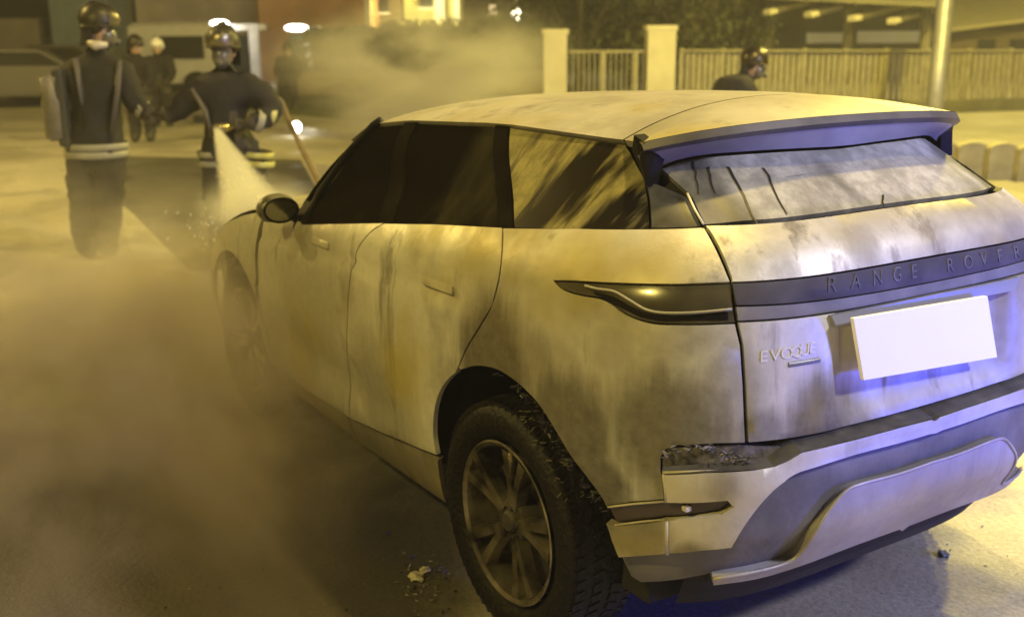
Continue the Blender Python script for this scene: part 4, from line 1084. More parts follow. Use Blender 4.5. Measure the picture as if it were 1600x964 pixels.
def bulb(name, label, px, py, D, r, power, col, es, par=None, group='porch lamps', squash=.5):
    p = at(px, py, D); t = thing(name, label, 'lamp', tuple(p), 0, group)
    bm = bmesh.new(); bmesh.ops.create_uvsphere(bm, u_segments=18, v_segments=12, radius=1, matrix=Matrix.Diagonal((r, r, r*squash, 1))); o = done(bm, 'lamp_globe', mat('lit_lamp_globe', (1, .95, .85), .4, emit=col, es=es), t, smooth=True)
    bm = bmesh.new(); lathe(bm, [(.0001, .05), (r*.5, .04), (r*.6, 0), (r*.6, -.01)], 14, 'Z', mat=Matrix.Translation((0, 0, r*squash))); done(bm, 'lamp_cap', METAL, t, smooth=True)
    lamp_light('lamp_light', (0, -.0, -r*squash-.12), power, col, r, parent=t); return t
bulb('porch_lamp', 'bright white dome lamp under the porch canopy beside the white column', 463, 44, 34.0, .36, 60, (1, .95, .85), 9, squash=.28)
t = house('porch_house', 'beige house with a white framed entrance and a dome lamp', 196, 390, 37.5, 6.5, BEIGE, wins=((225, 245, -60, -15, None), (300, 330, -60, -15, None)), group='houses across the road')
child(pbox('entrance_post', 388, 402, 48, None, 35.4, .25, WHITE), t); child(pbox('entrance_post', 338, 345, 52, None, 36.8, .2, WHITE), t)
child(pbox('entrance_beam', 333, 404, 38, 48, 35.3, 1.3, WHITE), t); child(pbox('door', 350, 386, 56, None, 37.4, .15, WIN), t)
bulb('porch_lamp', 'bright white dome lamp under the canopy right above the hose firefighter', 343, 37, 34.8, .30, 60, (1, .95, .85), 9, squash=.35)
LITY = mat('floodlit_yellow_wall', (.75, .70, .30), .8, noise=.15, nscale=2)
t = house('floodlit_house', 'floodlit yellow house with a white column and a small window', 622, 716, 40, 7.0, LITY, wins=((655, 676, -6, 12, None),), group='houses across the road')
child(pbox('column', 676, 692, -90, 42, 39.6, .3, WHITE), t); child(pbox('column', 706, 716, -90, 40, 39.6, .3, WHITE), t)
child(pbox('ledge', 618, 722, 36, 41, 39.5, .4, LITY), t)
o = lamp_light('lamp_light', tuple(at(668, 30, 37.6)), 1000, (1, .85, .35), .2)
t2 = thing('wall_floodlight', 'small floodlight in front of the yellow house', 'lamp', tuple(at(668, 44, 37.6)), 0.)
box('floodlight_body', (0, 0, 0), (.3, .15, .2), METAL, t2); o.parent = t2; o.location = (0, -.0, .25)
t = house('recessed_house', 'dim brown house front between the terracotta and the floodlit houses', 574, 622, 39, 6.0, mat('dim_brown_render', (.16, .12, .06), .9, noise=.2), wins=((590, 606, -5, 20, None),))
t = house('far_house', 'dark plain house behind the small street lamp', 722, 850, 43, 6.6, mat('dark_brown_render', (.12, .10, .06), .9, noise=.3), wins=((765, 775, 8, 22, mat('dim_lit_window', (.5, .4, .3), .5, emit=(1, .75, .5), es=.7)),))
t = T('blue_grey_building', 'tall pale blue-grey panelled building at the left edge', 'building', 80, 40)
for i in range(5): child(pbox('wall_panel', 62+i*26.5, 88+i*26.5, -120, None, 40+.01*(i % 2), 3, GREYB), t)
t = T('far_wall', 'dim rendered wall behind the parked cars', 'wall', 0, 42)
child(pbox('wall_body', -220, 60, 30, None, 42, .4, BEIGE), t)
# van
t = T('white_van', 'white box van with a dark side window parked before the houses', 'van', 265, 31)
VZ0 = 30.5
child(pbox('body', 196, 332, 40, 138, VZ0, 2.0, WHITE, bevel=.08), t)
child(pbox('side_window', 240, 316, 57, 92, VZ0-.03, .05, WIN), t)
child(pbox('roof_rail', 205, 325, 36, 40, VZ0+.05, .1, METAL), t)
child(pbox('bumper', 190, 335, 132, 141, VZ0-.04, 2.1, DARK), t)
for xx in (222, 305):
    bm = bmesh.new(); lathe(bm, [(.0001, -.1), (.20, -.1), (.21, -.11), (.34, -.10), (.36, -.05), (.36, .1)], 28, 'Y'); o = done(bm, 'wheel', RUBBER, auto=40); p = base(xx, VZ0+.05); o.location = (p[0], p[1], .36); o.rotation_euler = (0, 0, AZ); child(o, t)
# parked cars far left
def far_car(label, px, D, rz, col, glow):
    t = thing('parked_car', label, 'car', base(px, D), rz, 'cars parked at the left'); P = mat('car_paint', col, .3, metal=.4)
    bm = bmesh.new(); pr3 = [(-2.1, .3), (-2.15, .75), (-1.9, .95), (-1.3, 1.0), (-.7, 1.42), (.7, 1.45), (1.35, 1.05), (2.0, .9), (2.15, .7), (2.12, .3)]
    prism(bm, pr3, 1.75, Matrix.Translation((0, .875, 0)) @ Matrix.Rotation(PI/2, 4, 'X')); bmesh.ops.bevel(bm, geom=[e for e in bm.edges], offset=.07, segments=2, affect='EDGES'); done(bm, 'body', P, t, auto=30)
    for s in (-1, 1):
        bm = bmesh.new(); q = [(-1.2, 1.02), (-.68, 1.35), (.62, 1.37), (1.15, 1.06)]; prism(bm, q, .01, Matrix.Translation((0, s*.884+.005, 0)) @ Matrix.Rotation(PI/2, 4, 'X')); done(bm, 'side_window', WIN, t)
        box('headlight', (-2.14, s*.62, .70), (.06, .32, .14), mat('car_light', (.8, .8, .8), .2, emit=(1, .92, .8), es=glow), t)
        for xx in (-1.35, 1.35):
            bm = bmesh.new(); lathe(bm, [(.0001, -.1), (.2, -.1), (.22, -.09), (.31, -.1), (.33, -.06), (.33, .1)], 24, 'Y'); o = done(bm, 'wheel', RUBBER, t, auto=40); o.location = (xx, s*.80, .33); o.rotation_euler = (0, 0, 0 if s < 0 else PI)
    box('windscreen', (-1.02, 0, 1.2), (.62, 1.35, .02), WIN, t).rotation_euler = (0, -.66, 0)
    box('licence_plate', (-2.17, 0, .5), (.02, .5, .11), WHITE, t); return t
far_car('silver parked car with bright lamps at the far left edge', 20, 27, AZ+PI+.35, (.16, .15, .13), 1.2)
far_car('dark parked car half hidden behind the left firefighter', 92, 34, AZ+PI+.2, (.10, .09, .08), .4)
# ---- small lamps
t = bulb('ground_lamp', 'small bright white lamp lying on the kerb beside the hose', 463, 199, 19.2, .085, 4, (1, 1, .92), 14, group='small lamps', squash=1.2)
t = thing('street_lantern', 'small lantern on a thin post left of the cream gate pillars', 'street lamp', base(806, 38)); p = at(806, 25, 38)
bm = bmesh.new(); tube(bm, [(0, 0, 0), (0, 0, 5.2)], .05, 8); done(bm, 'post_shaft', METAL, t, smooth=True)
bm = bmesh.new(); bmesh.ops.create_uvsphere(bm, u_segments=18, v_segments=12, radius=.17, matrix=Matrix.Translation((.12, -.12, p[2]))); done(bm, 'lamp_globe', mat('lit_lantern', (1, .95, .8), .4, emit=(1, .93, .7), es=9), t, smooth=True)
bm = bmesh.new(); tube(bm, [(0, -.09, 2.42), (0, -.09, 3.4)], [.05, .12], 10); done(bm, 'lamp_tube', mat('lit_tube', (1, .95, .8), .4, emit=(1, .88, .6), es=3.5), t, smooth=True)
lamp_light('lamp_light', (.1, -.5, p[2]), 90, (1, .9, .6), .2, parent=t)
# ---- trees and hedge
LEAF = [mat('leaf_dark', (.045, .05, .018), .7), mat('leaf_mid', (.075, .08, .025), .7)]
BARK = mat('bark', (.10, .08, .05), .9, noise=.4)
def tree(px, D, h, cr, label, dens=1500, trunkh=None):
    t = thing('broadleaf_tree', label, 'tree', base(px, D), random.uniform(0, 6), 'trees behind the fence'); trunkh = trunkh or h*.35
    bm = bmesh.new(); tube(bm, [(0, 0, 0), (.05, .03, trunkh*.6), (0, .05, trunkh), (.1, 0, h*.7)], [.16, .12, .09, .03], 9)
    tr_ = done(bm, 'trunk', BARK, t, smooth=True)
    cl = []
    for i in range(6):
        a = i*1.05+random.uniform(-.3, .3); e = (cr*.75*math.cos(a), cr*.75*math.sin(a), trunkh+(h-trunkh)*random.uniform(.3, .85))
        bm = bmesh.new(); tube(bm, [(0, 0, trunkh*.9), (e[0]*.5, e[1]*.5, (trunkh+e[2])/2+.1), e], [.07, .04, .015], 6); done(bm, 'limb', BARK, t); cl.append(e)
    for i in range(11): cl.append((random.gauss(0, cr*.45), random.gauss(0, cr*.45), trunkh+(h-trunkh)*random.random()))
    bm = bmesh.new()
    for (cx, cy, cz) in cl:
        for i in range(dens//len(cl)):
            u = Vector((random.gauss(0, 1), random.gauss(0, 1), random.gauss(0, 1))).normalized()*cr*.42*random.random()**.4
            p = Vector((cx, cy, cz))+u; m = Matrix.Rotation(random.uniform(0, 6.3), 3, u.normalized() if u.length > .01 else Vector((0, 0, 1))); s = random.uniform(.06, .13)
            a = m @ Vector((s, 0, s*.3)); b = m @ Vector((0, s*.6, 0)); f = bm.faces.new([bm.verts.new(p+a), bm.verts.new(p+b), bm.verts.new(p-a), bm.verts.new(p-b)]); f.material_index = random.random() < .4
    me = bpy.data.meshes.new('crown'); bm.to_mesh(me); bm.free(); me.materials.append(LEAF[0]); me.materials.append(LEAF[1]); o = bpy.data.objects.new('crown', me); COL.objects.link(o); o.parent = t
for (px, D, h, cr, lab) in ((905, 30, 4.6, 1.6, 'bushy dark tree right behind the railing gate'), (985, 32, 5.2, 1.9, 'tall dark tree above the right cream gate pillar'), (1075, 31, 4.8, 1.7, 'dark tree behind the start of the slatted fence'), (1150, 33, 5.0, 1.7, 'dark tree left of the shed with pale beams'), (840, 34, 4.4, 1.5, 'small dark tree behind the left cream gate pillar')):
    tree(px, D, h, cr, lab, 2600, .9)
def hedge(x0, x1, ytop, D, label):
    a = at(x0, ytop, D); b = at(x1, ytop, D); n = 5200; bm = bmesh.new(); h = (a[2]+b[2])/2
    for i in range(n):
        s = random.random(); p = Vector(a*(1-s)+b*s); top = h*(1+.07*math.sin(s*23)+.05*math.sin(s*61)); p.z = top*random.random()**.6; p += Vector((random.gauss(0, .25), random.gauss(0, .25), 0))
        m = Matrix.Rotation(random.uniform(0, 6.3), 3, Vector((random.gauss(0, 1), random.gauss(0, 1), random.gauss(0, 1))).normalized()); r_ = random.uniform(.07, .15)
        bm.faces.new([bm.verts.new(p+m @ Vector(q)) for q in ((r_, 0, 0), (0, r_*.6, 0), (-r_, 0, 0), (0, -r_*.6, 0))])
    t = T('hedge', label, 'hedge', (x0+x1)/2, D, 'hedges across the road'); child(done(bm, 'foliage', LEAF[0]), t)
    bm = bmesh.new()
    for i in range(9):
        p = a+(b-a)*(i+.5)/9; tube(bm, [(p[0], p[1], 0), (p[0]+.05, p[1], h*.8)], [.04, .02], 5)
    o = child(done(bm, 'stems', BARK), t); tag(o, kind='stuff')
hedge(488, 612, 52, 33, 'dark hedge in front of the terracotta house')
hedge(604, 760, 42, 34, 'clipped dark hedge below the floodlit yellow house')
hedge(752, 852, 40, 33, 'dark hedge beside the left cream gate pillar')
t = T('garden_wall', 'long low brown garden wall behind the smoke', 'wall', 650, 30)
child(pbox('wall_body', 430, 850, 112, None, 29, .3, mat('brown_garden_wall', (.22, .18, .11), .85, noise=.25, nscale=2)), t)
# ------------------------------------------------------------------ firefighters in the picture
FFG = 'firefighters at the scene'
# left one, seen from behind, turned to the right
b1 = ground(152, 402); S1 = float((b1-CAMP) @ CF); k1 = FPX/S1
FH = np.array([math.cos(YAW), math.sin(YAW), 0]); RH = np.array([math.sin(YAW), -math.cos(YAW), 0])
def upright(b, x, y, d=0.):   # local (right, away, up) of the picture point on the upright plane through b, d metres further away
    r_ = ray(x, y); t_ = (np.dot(np.array(b)-CAMP, FH)+d)/np.dot(r_, FH); p = CAMP+r_*t_; return (float(np.dot(p-np.array(b), RH)), d, float(p[2]))
def J1(x, y, d=0.): return upright(b1, x, y, d)
J = dict(pelvis=J1(150, 236), waist=J1(152, 196), chest=J1(154, 150), upper=J1(153, 113), neck=J1(153, 88), nape=J1(154, 62),
         shL=J1(116, 118, .02), elL=J1(108, 172, -.10), wrL=J1(132, 214, .12), shR=J1(192, 118, 0), elR=J1(208, 160, -.05), wrR=J1(232, 178, -.06),
         hipL=J1(131, 256), knL=J1(132, 322, .03), anL=J1(134, 386, .0), toL=J1(146, 398, .10), hipR=J1(170, 256), knR=J1(168, 322), anR=J1(166, 384), toR=J1(182, 396, .06))
R1 = dict(RAD, pelvis=(.235, .19), chest=(.25, .19), waist=(.23, .185), hipL=.165, hipR=.165, anL=.115, anR=.115, knL=.13, knR=.13)
hd = J1(156, 50); fdir = Vector((.93, .36)).normalized()
f1 = firefighter((b1[0], b1[1], 0), AZ, J, 'firefighter with a breathing cylinder on the back, arm held out to the right', FFG, (fdir.x, fdir.y), hd, R1, hands=(('L', None, None), ('R', (1, -.1, -.1), (0, 0, 1))), tro_z=J1(0, 246)[2])
for yy, mt_ in ((228, BAND), (240, BAND)):
    c = J1(151, yy); band_ring('reflective_band', f1, c, .252, .207, .055, mt_)
c = J1(222, 170, -.055); band_ring('cuff_band', f1, c, .075, .075, .05, BAND, orient((.24, 0, -.17)))
bm = bmesh.new(); tube(bm, [J1(76, 118, -.16), J1(78, 122, -.16), J1(82, 160, -.16), J1(90, 215, -.15), J1(91, 220, -.15)], [.04, .082, .088, .088, .05], 20); done(bm, 'air_cylinder', mat('grey_air_cylinder', (.16, .15, .14), .45, noise=.3), f1, smooth=True)
bm = bmesh.new(); abox(bm, J1(104, 168, -.08), (.10, .26, .62), 0, .03); done(bm, 'cylinder_backplate', mat('black_backplate', (.03, .03, .03), .6), f1)
for (xa, ya, xb, yb) in ((118, 92, 132, 200), (186, 95, 176, 205)):
    bm = bmesh.new(); tube(bm, [J1(xa, ya, -.16), J1((xa+xb)/2+2, (ya+yb)/2, -.215), J1(xb, yb, -.20)], .022, 8); done(bm, 'harness_strap', mat('harness_grey', (.07, .065, .08), .8), f1, smooth=True)
bm = bmesh.new(); tube(bm, [J1(138, 66, -.10), J1(150, 72, -.125), J1(168, 70, -.11)], [.025, .04, .02], 10); done(bm, 'helmet_reflector', mat('pale_reflector', (.45, .42, .41), .35, emit=(1, .9, .85), es=.0), f1, smooth=True)
# second, facing the camera with the nozzle
b2 = ground(352, 402); S2 = float((b2-CAMP) @ CF); k2 = FPX/S2
def J2(x, y, d=0.): return upright(b2, x, y, d)
J = dict(pelvis=J2(356, 232), waist=J2(354, 200), chest=J2(352, 164), upper=J2(351, 134), neck=J2(350, 116), nape=J2(350, 96),
         shL=J2(308, 138), elL=J2(292, 178, -.12), wrL=J2(326, 190, -.34), shR=J2(396, 136), elR=J2(430, 176, -.10), wrR=J2(394, 196, -.26),
         hipL=J2(338, 248), knL=J2(340, 318, -.03), anL=J2(346, 388), toL=J2(342, 400, -.14), hipR=J2(388, 244), knR=J2(404, 306, .04), anR=J2(414, 380, .10), toR=J2(424, 394, 0))
# left arm of the picture stretches out to the other man
J['elL'] = J2(284, 172, -.02); J['wrL'] = J2(264, 184, -.04)
f2 = firefighter((b2[0], b2[1], 0), AZ, J, 'firefighter facing the camera in a breathing mask, spraying water on the car bonnet', FFG, (-.15, -.98), J2(350, 82), RAD, hands=(('L', (-.9, -.1, .0), (0, 0, 1)), ('R', (-.9, -.4, .1), (0, 0, 1))), tro_z=J2(0, 246)[2])
for x_, y_, rx, mt_, dd in ((338, 240, .150, BAND, 0), (338, 254, .150, BAND, 0), (400, 240, .140, BANDY, .0), (402, 254, .138, BANDY, 0)):
    band_ring('reflective_band', f2, J2(x_, y_, dd), rx, .15, .045, mt_, orient((.12 if x_ > 370 else 0, 0, 1)))
for x_, y_ in ((422, 180), (404, 190)):
    band_ring('cuff_band', f2, J2(x_, y_, -.13-.09*(x_ < 410)), .088, .088, .055, BANDY if x_ > 410 else BAND, orient((.9, .5, -.35)))
bm = bmesh.new(); tube(bm, [J2(300, 140, -.13), J2(322, 175, -.19), J2(330, 215, -.17)], .02, 8); done(bm, 'harness_strap', mat('harness_dark', (.10, .09, .09), .7), f2, smooth=True)
# nozzle and hose
nz0 = Vector(at(374, 196, S2-.42)); nz1 = Vector(at(338, 202, S2-.62))
t = thing('fire_nozzle', 'fire hose nozzle held by the middle firefighter', 'nozzle', tuple(nz0))
def loc(p, t=t): return Vector(p)-Vector(t.location)
BR = mat('brass_nozzle', (.35, .30, .2), .3, metal=.9)
bm = bmesh.new(); tube(bm, [loc(nz0), loc(nz0.lerp(nz1, .5)), loc(nz0.lerp(nz1, .52)), loc(nz0.lerp(nz1, .95)), loc(nz1)], [.024, .024, .036, .045, .040], 16); done(bm, 'nozzle_barrel', BR, t, auto=50)
bm = bmesh.new(); tube(bm, [loc(nz0.lerp(nz1, .3)), loc(nz0.lerp(nz1, .35))+Vector((0, 0, -.13))], .018, 10); done(bm, 'pistol_grip', BLACKG, t, smooth=True)
hb = [tuple(nz0), at(400, 186, S2-.30), at(424, 158, S2-.02), at(438, 158, S2+.12), at(452, 190, S2), at(468, 225, S2-.9), at(492, 272, S2-2.0), at(520, 330, S2-2.6)]
hg = ground(560, 420); hb += [(hg[0], hg[1], .06), (hg[0]+1.5, hg[1]-1.5, .035), (hg[0]+4, hg[1]-2.4, .035)]
bm = bmesh.new(); tube(bm, smooth_line(hb, 7), .022, 10); tag(done(bm, 'fire_hose', mat('tan_hose', (.16, .12, .07), .8, noise=.3), smooth=True), 'tan fire hose hanging from the nozzle down behind the car bonnet', 'hose')
# third one, bent behind the car
S3 = 11.8; b3 = at(1165, 100, S3); b3[2] = 0; k3 = FPX/S3
def J3(x, y, d=0.): return upright(b3, x, y, d)
J = dict(pelvis=(-.28, .12, .92), waist=(-.22, .06, 1.08), chest=(-.17, .0, 1.16), upper=(-.06, 0, 1.27), neck=J3(1170, 127), nape=J3(1176, 118),
         shL=(-.05, .20, 1.25), elL=(.10, .22, 1.05), wrL=(.28, .16, .95), shR=(-.08, -.20, 1.24), elR=(.08, -.22, 1.04), wrR=(.26, -.18, .92),
         hipL=(-.28, .10, .86), knL=(-.12, .12, .48), anL=(-.24, .12, .10), toL=(-.08, .12, .05), hipR=(-.28, -.10, .86), knR=(-.16, -.12, .48), anR=(-.30, -.12, .10), toR=(-.14, -.12, .05))
f3 = firefighter((b3[0], b3[1], 0), AZ, J, 'firefighter bending down behind the far side of the car, only helmet and back showing', FFG, (.96, -.2), J3(1178, 106), RAD, mask=True, tro_z=.85, visor=False, shell=mat('gilded_black_helmet', (.06, .05, .03), .3, metal=.6, noise=.6))
H3 = J3(1178, 96)
bm = bmesh.new(); G = [[bm.verts.new((H3[0]+.10+.05*math.cos(a)-.0, -.12*math.sin(a)-.03, H3[2]+.05-.07*t_)) for a in np.linspace(-1.2, 1.2, 11)] for t_ in np.linspace(0, 1, 4)]
for a_, b_ in zip(G, G[1:]):
    for k in range(10): bm.faces.new((a_[k], a_[k+1], b_[k+1], b_[k]))
done(bm, 'visor', mat('yellow_mirror_visor', (.9, .75, .2), .12, metal=.9), f3, smooth=True)
band_ring('collar_light', f3, (J3(1172, 138)[0], -.10, J3(1172, 138)[2]), .03, .03, .06, mat('blue_reflective', (.10, .08, .55), .3), seg=14)
# two small figures far off at the left
def far_person(px, ytop, D, label, helm, jac, lean=0., fz=(0, -1)):
    b = at(px, 100, D); kz = FPX/D; H = float(at(px, ytop, D)[2]); s = H/1.86
    z = lambda v: v*s
    J = dict(pelvis=(0, 0, z(.95)), waist=(0, 0, z(1.1)), chest=(lean*.5, 0, z(1.3)), upper=(lean, 0, z(1.45)), neck=(lean, 0, z(1.55)), nape=(lean, 0, z(1.64)),
             shL=(-.19+lean, 0, z(1.44)), elL=(-.25+lean, -.06, z(1.16)), wrL=(-.16, -.22, z(1.05)), shR=(.19+lean, 0, z(1.44)), elR=(.26+lean, -.06, z(1.16)), wrR=(.18, -.22, z(1.0)),
             hipL=(-.10, 0, z(.88)), knL=(-.12, 0, z(.48)), anL=(-.13, 0, z(.1)), toL=(-.13, -.14, z(.05)), hipR=(.10, 0, z(.88)), knR=(.12, 0, z(.48)), anR=(.13, 0, z(.1)), toR=(.13, -.14, z(.05)))
    t = firefighter((b[0], b[1], 0), AZ, J, label, FFG, fz, (lean, 0, z(1.70)), RAD, mask=False, visor=False, shell=helm)
    return t
WH = mat('white_helmet_shell', (.78, .76, .70), .3, coat=.4)
far_person(248, 66, 21, 'firefighter in a white helmet standing before the van window', WH, None)
far_person(214, 62, 18, 'firefighter in a dark helmet just right of the cylinder carrier', HELM, None, fz=(.9, -.4))
far_person(448, 72, 24, 'firefighter with a dark helmet standing beside the porch column', HELM, None, lean=.05)
tt = None and far_person(478, 92, 25, 'firefighter in dark blue leaning forward right of the porch lamp', HELM, None, lean=-.12, fz=(-.9, -.3))
# ------------------------------------------------------------------ the water jet
def water_mat():
    m = bpy.data.materials.new('water_spray'); m.use_nodes = True; g = NG(m); b = g.n['Principled BSDF']; out = g.n['Material Output']
    b.inputs['Base Color'].default_value = (.80, .80, .78, 1); b.inputs['Roughness'].default_value = .5; b.inputs['Subsurface Weight'].default_value = 0
    return m
jt = thing('water_jet', 'pale cone of water spraying from the nozzle onto the bonnet', 'water jet', tuple(nz1))
end = Vector(at(404, 352, 5.75)); 
ax = (end-nz1)
bm = bmesh.new(); q = ax.to_track_quat('Z', 'Y').to_matrix()
for i in range(800):
    t_ = random.random()**.75; L = ax.length*t_; R_ = .022+.17*t_**1.05
    a = random.uniform(0, 2*PI); rr = R_*math.sqrt(random.random())*(1 if random.random() < .93 else 1.25)
    p = nz1+q @ Vector((rr*math.cos(a), rr*math.sin(a), L)); p.z -= .10*t_*t_*0
    d = (q @ Vector((rr*math.cos(a)/max(L, .1), rr*math.sin(a)/max(L, .1), 1))).normalized(); ln = random.uniform(.02, .07); s = random.uniform(.0008, .0018)*(1+t_)
    o1 = d.orthogonal().normalized()*s; o2 = d.cross(o1).normalized()*s; p -= nz1
    vs = [bm.verts.new(p+o1), bm.verts.new(p+o2), bm.verts.new(p-o1-o2), bm.verts.new(p+d*ln)]
    bm.faces.new((vs[0], vs[1], vs[3])); bm.faces.new((vs[1], vs[2], vs[3])); bm.faces.new((vs[2], vs[0], vs[3]))
me = bpy.data.meshes.new('droplets'); bm.to_mesh(me); bm.free(); me.materials.append(water_mat()); o = bpy.data.objects.new('droplets', me); COL.objects.link(o); o.parent = jt; tag(o, kind='stuff')
# splash on the bonnet
bm = bmesh.new()
for i in range(900):
    a = random.uniform(0, 2*PI); r_ = abs(random.gauss(0, .30)); h_ = random.random()**2*.22*math.exp(-r_*1.5)
    p = end+Vector((r_*math.cos(a), r_*math.sin(a)*.9, h_-.05)); s = random.uniform(.002, .006)
    bmesh.ops.create_cone(bm, segments=3, radius1=s, radius2=0, depth=s*3, matrix=Matrix.Translation(p-nz1)) if i < 250 else bm.faces.new([bm.verts.new(p-nz1+Vector(c)*s) for c in ((1, 0, 0), (0, 1, .3), (-1, 0, .6), (0, -1, .2))])
me = bpy.data.meshes.new('splash'); bm.to_mesh(me); bm.free(); me.materials.append(bpy.data.materials['water_spray']); o = bpy.data.objects.new('splash', me); COL.objects.link(o); o.parent = jt; tag(o, kind='stuff')
# ------------------------------------------------------------------ debris on the ground
DEB = mat('wet_debris', (.40, .38, .32), .15, col2=(.04, .04, .04), nscale=30)
bm = bmesh.new()
def bit(x, y, r):
    m = Matrix.Translation((x, y, r*.4)) @ Matrix.Rotation(random.uniform(0, 3), 4, Vector((random.random(), random.random(), 1)).normalized()) @ Matrix.Diagonal((r, r*random.uniform(.4, 1), r*.6, 1))
    q_ = bmesh.ops.create_icosphere(bm, subdivisions=1, radius=1)['verts']
    for v_ in q_: v_.co *= random.uniform(.3, 1.5)
    bmesh.ops.transform(bm, matrix=m @ Matrix.Diagonal((1.3, .8, .3, 1)), verts=q_)
for i in range(90):
    p = ground(random.gauss(662, 30), random.gauss(905, 30)); bit(p[0], p[1], random.uniform(.003, .012))
for i in range(150):
    p = ground(random.uniform(100, 1590), random.uniform(560, 960)); bit(p[0], p[1], random.uniform(.002, .008))
tag(done(bm, 'debris', DEB), 'scattered wet charred crumbs on the asphalt', kind='stuff')
STONE = mat('pale_wet_fragment', (.55, .52, .45), .15, noise=.4, nscale=20)
for (px, py, r, lab) in ((652, 905, .030, 'pale wet fragment nearest the rear wheel'), (664, 893, .020, 'smaller pale fragment beside the wheel'), (246, 596, .022, 'glinting wet fragment on the dark ground at the left'), (247, 618, .020, 'lower of the two glinting fragments on the dark ground'), (1474, 868, .022, 'dark lump on the ground behind the bumper')):
    p = ground(px, py); bm = bmesh.new(); bmesh.ops.create_icosphere(bm, subdivisions=2, radius=r)
    for v in bm.verts: v.co *= random.uniform(.65, 1.2); v.co.z *= .6
    o = done(bm, 'fragment', STONE if px < 1000 else TRIM); o.location = (p[0], p[1], r*.4); tag(o, lab, 'debris', 'burnt fragments on the ground')
# ------------------------------------------------------------------ lamps outside the frame that light the place
street_lamp(-.9, -4.2, 8.2, 2500, 'tall sodium street lamp beside the right rear of the car', arm=3.0, rz=1.05)
street_lamp(-1.2, 9.0, 7.0, 2250, 'tall sodium street lamp across the road to the left', col=(1, .76, .17), rz=-PI/2, arm=1.2)
street_lamp(13, 7.5, 8.0, 3900, 'tall sodium street lamp beyond the two firefighters', rz=-PI/2, arm=1.5)
street_lamp(3.2, -10.6, 7.0, 5200, 'tall sodium street lamp on the right pavement facing the gate', col=(1, .80, .16), rz=.3, arm=1.2)
street_lamp(13.5, -24.0, 7.5, 6500, 'tall sodium street lamp in front of the shed', col=(1, .80, .2), rz=PI*.6, arm=1.)
def beacon_stand(loc, h, power, col, label, cat, glow, size=.2):
    t = thing('tripod_lamp', label, cat, loc)
    bm = bmesh.new()
    for k in range(3):
        bm = bmesh.new(); a = k*2*PI/3; tube(bm, [(.55*math.cos(a), .55*math.sin(a), 0), (0, 0, h*.45)], .016, 6); done(bm, 'leg', METAL, t)
    bm = bmesh.new(); tube(bm, [(0, 0, h*.35), (0, 0, h-.1)], .02, 8); done(bm, 'pole', METAL, t)
    bm = bmesh.new(); lathe(bm, [(.0001, .12), (.06, .11), (.09, .06), (.09, -.06), (.0001, -.07)], 20, 'Z', mat=Matrix.Translation((0, 0, h))); done(bm, 'lamp_dome', mat('lit_dome', col, .3, emit=col, es=glow), t, smooth=True)
    lamp_light('lamp_light', (0, 0, h+.3), power, col, size, parent=t)
beacon_stand((-5.6, -3.4, 0), 4.8, 2300, (.86, .84, 1.0), 'white work lamp on a tall tripod behind the car', 'work lamp', 20, .35)
beacon_stand((-2.7, -1.9, 0), .42, 290, (.03, .06, 1.0), 'low blue flashing beacon on a stand to the right rear of the car', 'beacon', 20, .15)
# ------------------------------------------------------------------ smoke, spray and air
def vol_mat(name, dens, alb, aniso, noise=None, fall=True, lo=.42, hi=.68, nsc=1.6, scale=(1, 1, 1)):
    m = bpy.data.materials.new(name); m.use_nodes = True; g = NG(m)
    g.n.remove(g.n['Principled BSDF']); out = g.n['Material Output']
    pv = g.add('ShaderNodeVolumePrincipled'); pv.inputs['Color'].default_value = (*alb, 1); pv.inputs['Anisotropy'].default_value = aniso
    pv.inputs['Density'].default_value = dens; g.l.new(pv.outputs[0], out.inputs['Volume'])
    if fall:
        v = g.add('ShaderNodeTexCoord').outputs['Object']
        d = g.dist(v, (0, 0, 0)); f = g.ramp(d, 1.0, .35)
        k = g.add('ShaderNodeMapRange'); k.interpolation_type = 'SMOOTHSTEP'; k.inputs['From Min'].default_value = 1.0; k.inputs['From Max'].default_value = .25; g.l.new(d, k.inputs['Value'])
        n_ = g.ramp(g.noise(v, nsc, 4, .6, mapscale=scale), lo, hi)
        x = g.math('MULTIPLY', g.math('MULTIPLY', k.outputs[0], n_), dens); g.l.new(x, pv.inputs['Density'])
    return m
def smoke(name, label, c, s, m, rz=0.):
    bm = bmesh.new(); bmesh.ops.create_icosphere(bm, subdivisions=3, radius=1); o = done(bm, name, m, smooth=True)
    o.location = c; o.scale = s; o.rotation_euler = (0, 0, rz); tag(o, label, None, kind='stuff'); return o
DS = vol_mat('dark_smoke', 1.7, (.38, .33, .31), .1, nsc=3.4, lo=.44, hi=.60)
smoke('smoke', 'dark brown smoke drifting low over the ground left of the car', (2.0, 2.35, .30), (2.5, 1.45, .95), DS)
smoke('smoke', 'grey brown smoke rolling out from under the front wheel', (2.35, 1.40, .42), (1.2, .75, .72), vol_mat('grey_smoke', 4.5, (.70, .65, .57), .2, nsc=2.4, lo=.36, hi=.60))
smoke('smoke', 'thin brown smoke veiling the sill and lower front door', (1.55, 1.45, .42), (1.6, .55, .80), vol_mat('brown_veil', 1.9, (.50, .44, .37), .2, nsc=2.2, lo=.32, hi=.6))
smoke('smoke', 'pale steam lying low on the road before the two firefighters', (5.2, 1.2, .25), (3.0, 2.1, 1.1), vol_mat('pale_steam', .24, (.85, .82, .78), .3, nsc=2.0, lo=.40, hi=.62))
smoke('smoke', 'thick pale steam cloud drifting behind the car roof', tuple(at(655, 118, 13.5)), (1.2, 2.2, 1.1), vol_mat('steam_cloud', 2.8, (.9, .88, .84), .3, nsc=1.5, lo=.40, hi=.62), AZ+PI/2)
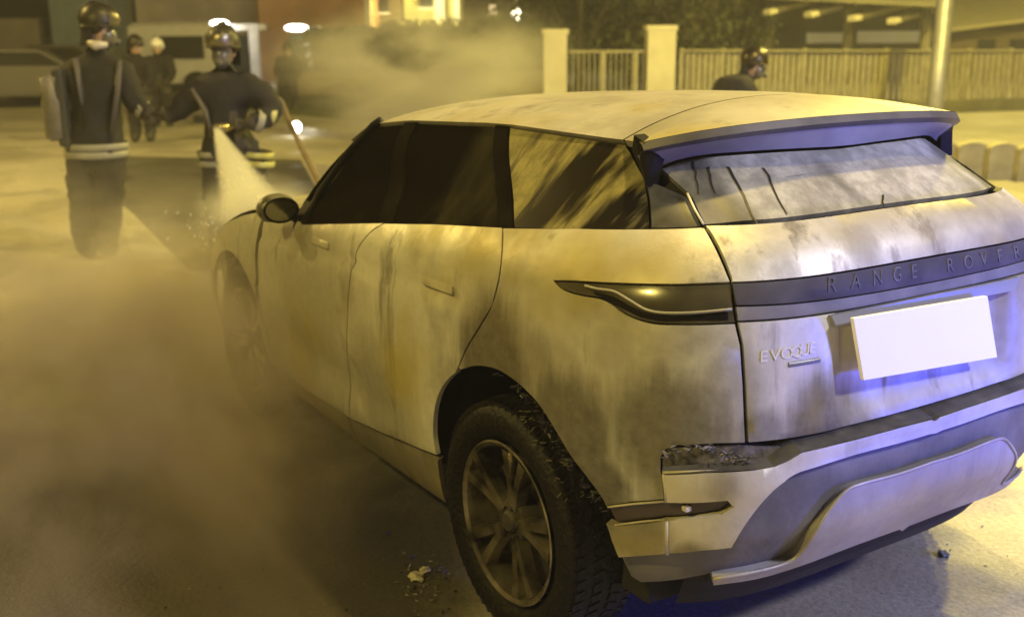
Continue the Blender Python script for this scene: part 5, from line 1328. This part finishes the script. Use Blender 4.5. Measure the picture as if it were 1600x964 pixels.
smoke('smoke', 'thin steam veil around the left cream gate pillar', tuple(at(780, 90, 16)), (1.2, 1.5, 1.0), vol_mat('thin_steam', .5, (.9, .88, .84), .3, nsc=1.5, lo=.36, hi=.6), AZ+PI/2)
smoke('smoke', 'small puff of spray mist where the water hits the bonnet', tuple(end+Vector((0, 0, .05))), (.40, .40, .26), vol_mat('spray_puff', 4.5, (.95, .94, .9), .3, nsc=2.2, lo=.3, hi=.6))
bm = bmesh.new(); abox(bm, (10, -5, 4.6), (110, 110, 11.2)); hz = done(bm, 'haze', vol_mat('night_haze', .0022, (.95, .95, .95), .3, fall=False)); tag(hz, kind='stuff')
# body of the water jet: a soft edged cone of mist whose local z runs along the jet
def jet_mat(L, r0, r1, K):
    m = bpy.data.materials.new('spray_mist'); m.use_nodes = True; g = NG(m); g.n.remove(g.n['Principled BSDF']); out = g.n['Material Output']
    pv = g.add('ShaderNodeVolumePrincipled'); pv.inputs['Color'].default_value = (.97, .97, .95, 1); pv.inputs['Anisotropy'].default_value = .3; g.l.new(pv.outputs[0], out.inputs['Volume'])
    v = g.add('ShaderNodeTexCoord').outputs['Object']; sx = g.add('ShaderNodeSeparateXYZ'); g.l.new(v, sx.inputs[0])
    r = g.math('SQRT', g.math('ADD', g.math('MULTIPLY', sx.outputs[0], sx.outputs[0]), g.math('MULTIPLY', sx.outputs[1], sx.outputs[1])))
    R_ = g.math('ADD', g.math('MULTIPLY', sx.outputs[2], (r1-r0)/L), r0)
    q = g.math('DIVIDE', r, R_); k = g.add('ShaderNodeMapRange'); k.interpolation_type = 'SMOOTHSTEP'; k.inputs['From Min'].default_value = 1.0; k.inputs['From Max'].default_value = .1; g.l.new(q, k.inputs['Value'])
    n_ = g.ramp(g.noise(v, 9, 4, .6, mapscale=(1, 1, .22)), .3, .62); n_ = g.math('ADD', g.math('MULTIPLY', n_, .7), .3)
    d = g.math('DIVIDE', g.math('MULTIPLY', g.math('MULTIPLY', k.outputs[0], n_), K*r1), R_); g.l.new(d, pv.inputs['Density']); return m
bm = bmesh.new(); LJ = ax.length; lathe(bm, [(.0001, 0), (.030, 0), (.22, LJ*1.02), (.0001, LJ*1.02)], 20, 'Z')
o = done(bm, 'spray_cone', jet_mat(LJ*1.02, .030, .22, 7)); o.parent = jt; o.rotation_euler = ax.to_track_quat('Z', 'Y').to_euler()
